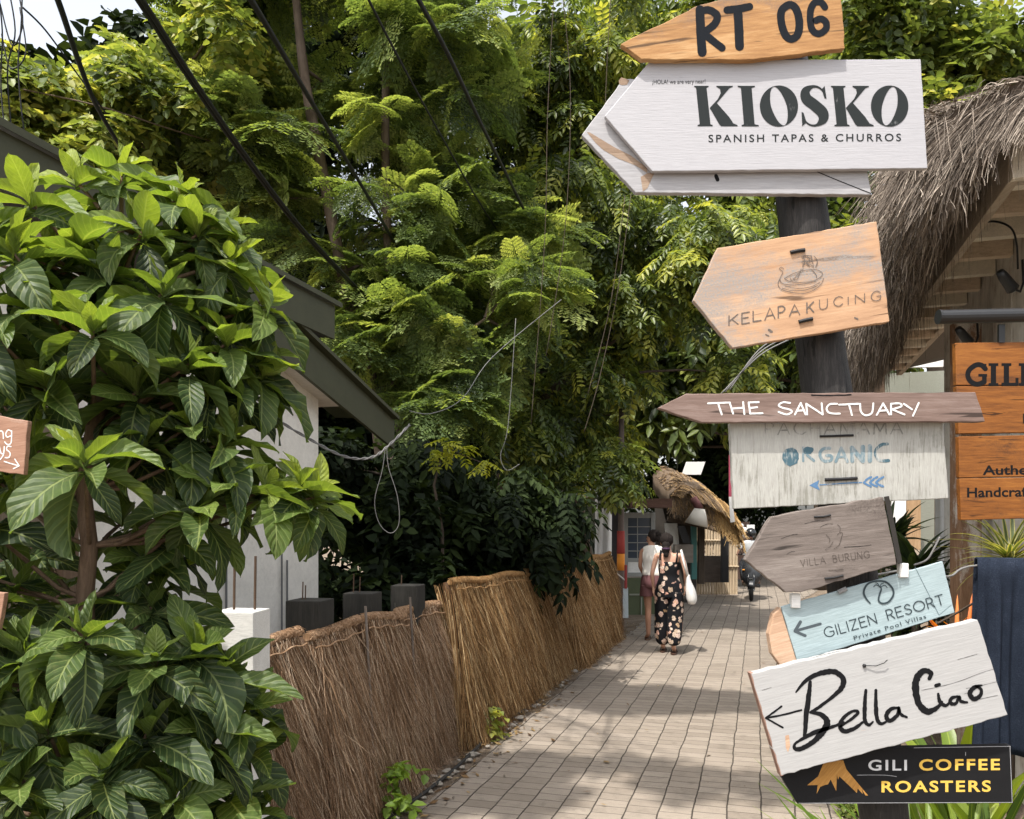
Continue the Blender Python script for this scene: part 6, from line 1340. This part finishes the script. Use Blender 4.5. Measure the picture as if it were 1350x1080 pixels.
sheet(738, 776, 640, 772, 14.6, 'white sheet hanging behind the golden fence, left of the bare trunk', 1)
sheet(784, 806, 640, 772, 14.2, 'narrow white curtain hanging right beside the brown pole', 2)
panel(775, 785, 655, 772, 14.4, M_GREY, 'plank', 'grey green plank between the white sheet and curtain', 'plank')
g = MB(); g.tube([P(790, 840, 14), P(775, 740, 14), P(766, 700, 14), P(762, 672, 14), P(750, 650, 14)], [.10, .10, .12, .10, .05], 10); o = g.build('trunk', M_B1, None, tuple(P(780, 840, 14)), True); tag(o, 'bare reddish tree trunk in front of the white sheet', 'trunk')
# stall with the glazed hatch
ks = root('kiosk', g0(840, 16.0), 'small grey and green stall with a glazed hatch behind the two women', 'stall'); Yk = 16.0
M_KG = m_paint("grey_frame_paint", (.30, .31, .30), (.2, .18, .15), .25, axis='z', dirt=.3); M_KGR = m_flat("olive_green_panel", (.085, .100, .055), .8, .25, 8); M_PANE = m_flat("blue_dark_pane", (.035, .050, .075), .12, .2, 3, .6)
g = MB()
for a in ((822, 828, 676, 760), (858, 864, 676, 760), (828, 858, 676, 683), (828, 858, 736, 741), (828, 858, 755, 760)):
    q = plank_px([(a[0], a[2]), (a[1], a[2]), (a[1], a[3]), (a[0], a[3])], Yk, .06); g.add(q.v, q.f)
g.build('hatch_frame', M_KG, ks, bevel=.004)
plank_px([(828, 683), (858, 683), (858, 736), (828, 736)], Yk+.03, .02).build('window_pane', M_PANE, ks)
g = MB()
for y in (694, 704, 715, 726): q = plank_px([(828, y), (858, y), (858, y+1.1), (828, y+1.1)], Yk+.012, .012); g.add(q.v, q.f)
for x in (840,): q = plank_px([(x, 683), (x+1, 683), (x+1, 736), (x, 736)], Yk+.014, .008); g.add(q.v, q.f)
g.build('glazing_bar', M_KG, ks)
plank_px([(828, 741), (858, 741), (858, 755), (828, 755)], Yk+.02, .02).build('label_panel', M_WHT, ks)
ik = Ink(Yk+.018); ik.text("a", 848, 753.5, 857, 753.5, 15, .05); ik.done('lettering', M_INK, ks)
plank_px([(812, 762), (872, 762), (872, 856), (812, 856)], Yk+.02, .06).build('green_panel', M_KGR, ks)
for x, y0, y1 in ((845, 788, 826),): plank_px([(x, y0), (x+1.6, y0), (x+1.6, 852), (x, 852)], Yk-.01, .02).build('pipe', M_GREY, ks)
plank_px([(830, 783), (847, 783), (847, 785), (830, 785)], Yk-.012, .02).build('rail', M_GREY, ks)
plank_px([(800, 640), (822, 640), (822, 856), (800, 856)], Yk+.1, .1).build('side_wall', m_flat("dark_side", (.045, .042, .045), .9, .4), ks)
g = MB(); g.beam(P(826, 664, Yk-.6), P(880, 664, Yk-.6), .9, .16); g.build('eave_beam', m_wood("reddish_beam", (.05, .028, .02), (.11, .06, .045), (.18, .11, .085)), ks)
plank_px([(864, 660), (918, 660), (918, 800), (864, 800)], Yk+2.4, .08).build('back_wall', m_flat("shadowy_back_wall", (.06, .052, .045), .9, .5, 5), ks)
panel(876, 893, 690, 735, 17.6, m_flat("pale_grey_board", (.42, .41, .38), .8, .2, 6), 'board', 'pale grey board leaning inside the shaded stall front', 'board', skew=4)
panel(890, 914, 718, 742, 17.4, m_wood("grey_counter", (.10, .085, .07), (.2, .175, .15), (.3, .27, .24)), 'counter', 'grey plank counter beside the teal post', 'counter', th=.5)
panel(893, 903, 694, 716, 17.2, M_BLK, 'menu_board', 'small tilted black board on the grey counter', 'board', skew=8)
panel(912, 919, 686, 764, 17.8, m_flat("teal_paint", (.050, .155, .145), .6, .3, 8), 'post', 'teal painted post under the thatch awning', 'post', th=.12)
panel(921, 929, 684, 770, 18.0, M_B2, 'post', 'dark brown post just right of the teal post', 'post', th=.14)
# thatch awning
aw = root('thatch_awning', P(925, 660, 18), 'small shaggy thatch awning with golden fringe at the lane end', 'awning')
def awning():
    rng = np.random.default_rng(3); prof = [(876, 640), (888, 626), (905, 630), (925, 638), (943, 648), (956, 662), (962, 680)]
    und = [(955, 696), (942, 690), (926, 680), (908, 668), (892, 662), (876, 658)]
    loop = prof+und; V = []; n = len(loop); Ys = np.linspace(17.3, 19.6, 9)
    for Y in Ys:
        for x, y in loop: q = P(x, y, 18); V.append((q.x+.02*math.sin(Y*7+x), Y, q.z+.04*math.sin(Y*3+x*.2)+(Y-18.0)*.24-.10))
    Fq = [(i*n+k, i*n+(k+1) % n, (i+1)*n+(k+1) % n, (i+1)*n+k) for i in range(len(Ys)-1) for k in range(n)]
    h2 = n//2
    for e in (0, len(Ys)-1):
        for k in range(5): Fq.append((e*n+k, e*n+k+1, e*n+n-2-k, e*n+n-1-k))
    m = 4200; k = 5; t = rng.uniform(0, 6, m); i0 = np.minimum(t.astype(int), 5); f = t-i0; pr = np.array([tuple(P(x, y, 18)) for x, y in prof])
    p = pr[i0]*(1-f)[:, None]+pr[i0+1]*f[:, None]; d = pr[i0+1]-pr[i0]; d /= np.linalg.norm(d, axis=1, keepdims=True); p[:, 1] = rng.uniform(17.25, 19.6, m); front = rng.random(m) < .45; p[front, 1] = 17.28-rng.uniform(0, .05, front.sum())
    L = rng.uniform(.15, .36, m); P_ = np.zeros((m, k, 3))
    for q in range(k):
        g_ = q/(k-1); P_[:, q] = p+d*(L*g_)[:, None]*.9; P_[:, q, 2] -= L*(.2*g_+.6*g_*g_)*.8-.02; P_[:, q, 1] -= L*g_*.12; P_[:, q, 0] += rng.normal(0, .01, m); P_[:, q, 2] += (p[:, 1]-18.0)*.24-.10-L*g_*.22; P_[:, q, 1] -= L*g_*.5
    m3 = 1700; t3 = rng.uniform(0, 6, m3); j0 = np.minimum(t3.astype(int), 5); f3 = (t3-j0)[:, None]; pu = np.array([tuple(P(x, y, 18)) for x, y in und[::-1]]+[tuple(P(*und[0], 18))])
    top3 = pr[j0]*(1-f3)+pr[j0+1]*f3; bot3 = pu[j0]*(1-f3)+pu[np.minimum(j0+1, 5)]*f3; p3 = top3+(bot3-top3)*rng.uniform(0, .8, m3)[:, None]; p3[:, 1] = 17.29; p3[:, 2] += -.27
    L3 = rng.uniform(.12, .3, m3); E3 = np.zeros((m3, k, 3)); dx3 = rng.normal(.05, .08, m3)
    for q in range(k):
        g_ = q/(k-1); E3[:, q] = p3; E3[:, q, 0] += dx3*g_; E3[:, q, 2] -= L3*g_; E3[:, q, 1] -= .03+.05*g_
    P_ = np.vstack([P_, E3]); t = np.concatenate([t, t3]); m += m3
    tint = np.clip(np.where(t > 3.2, rng.uniform(.5, 1, m), rng.uniform(.1, .68, m)), 0, 1)
    V1, F1, T1 = ribbons(P_, rng.uniform(.010, .022, m), tint, rng=rng)
    np_mesh('thatch', np.vstack([np.array(V), V1]), np.vstack([np.array(Fq), F1+len(V)]), m_straw("awning_straw", [(0, (.12, .085, .06)), (.45, (.30, .22, .15)), (.7, (.55, .34, .13)), (1, (.72, .50, .23))]), aw, attrs={'tint': np.concatenate([np.full(len(V), .15), T1])})
awning()
g = MB(); g.beam(P(880, 684, 17.6), P(958, 700, 17.6), .10, .10); g.build('beam', M_B2, aw)
lp = root('hanging_lamp', P(918, 680, 17.0), 'off white lamp shade with red top hanging under the thatch awning', 'lamp')
g = MB(); a = P(914, 694, 17.0); g.tube([P(922, 671, 17), P(921, 680, 17), P(918, 692, 17)], [.11, .17, .24], 20); g.build('shade', m_flat("off_white_shade", (.55, .52, .46), .8, .1), lp, smooth=True)
g = MB(); g.tube([P(914, 656, 17), P(922, 671, 17)], [.07, .09], 14); g.build('cap', m_flat("red_cap", (.11, .045, .045), .8), lp, smooth=True)
panel(905, 930, 609, 626, 19.5, M_SHEET, 'board', 'white board tilted above the thatch awning', 'board', skew=-6)
fl = root('flag', P(963, 660, 16.5), 'narrow red and white flag at the edge of the pale ORGANIC sign', 'flag')
plank_px([(961, 600), (964, 600), (965, 655), (961, 655)], 16.5, .02).build('red_cloth', m_flat("flag_red", (.35, .06, .10), .8), fl)
plank_px([(961, 655), (965, 655), (969, 688), (963, 689)], 16.5, .02).build('white_cloth', M_SHEET, fl)
# bamboo screen
bf = root('bamboo_fence', g0(950, 20.5), 'pale bamboo screen beside the black post at the lane end', 'fence'); M_BAM = m_wood("pale_bamboo", (.34, .25, .16), (.52, .41, .28), (.66, .55, .40), axis='z', grain=20)
g = MB()
for i in range(19):
    x = 906+i*3.6; a = P(x, 778, 20.5); b = P(x+R.uniform(-.6, .6), 694+R.uniform(-2, 2), 20.5); g.tube([Vector((a.x, 20.5, 0)), b], .032+R.uniform(-.004, .004), 8)
g.build('bamboo_slats', M_BAM, bf)
g = MB()
for y in (712, 746): g.tube([P(905, y, 20.45), P(974, y+1, 20.45)], .02, 6)
g.build('rail', M_BAM, bf)
panel(928, 953, 733, 768, 19.9, m_wood("dark_brick_brown", (.05, .04, .032), (.10, .08, .065), (.16, .13, .11)), 'low_wall', 'low dark brown plank wall in front of the bamboo', 'wall', th=.1)
panel(952, 961, 699, 768, 19.4, m_flat("black_post", (.018, .018, .018), .7), 'post', 'black square post in front of the bamboo screen', 'post', th=.16)
panel(966, 988, 688, 764, 23.0, m_wood("red_brown_wall", (.07, .04, .03), (.15, .095, .075), (.22, .16, .13), axis='z'), 'far_wall', 'red brown wall at the far end of the lane', 'wall', th=.1)
panel(984, 1120, 692, 745, 31.0, m_flat("far_cream_wall", (.30, .27, .22), .9, .4, 4), 'far_wall', 'cream wall closing the lane behind the scooter', 'wall', th=.1)
g = MB()
for i, (x, y, rr_) in enumerate(((972, 694, .16), (980, 700, .15), (976, 706, .14))): g.blob(P(x, y, 20.8), (rr_, rr_*.8, rr_*.7), 14, 9, lambda d: 1+.12*math.sin(6*d.x+9*d.z+i))
o = g.build('cloth_bundle', M_SHEET, None, tuple(P(976, 702, 20.8)), True); tag(o, 'white cloth bundle hung by the far end of the bamboo screen', 'cloth')
panel(985, 995, 692, 702, 20.6, M_SHEET, 'board', 'small white board beside the scooter rider\'s head', 'board')
# boards beyond, between the signs; the white one stands in for a bright gap
panel(1176, 1196, 660, 700, 13.5, M_SHEET, 'board', 'white panel standing in for the bright gap behind the dark cordyline', 'board')
panel(1196, 1214, 655, 725, 12.6, m_wood("tan_board", (.25, .15, .08), (.42, .27, .15), (.55, .38, .24), axis='z'), 'board', 'tan board in the gap behind the dark cordyline', 'board')
panel(1214, 1232, 650, 740, 12.9, M_GREY, 'board', 'grey green board in the gap left of the plank post', 'board')
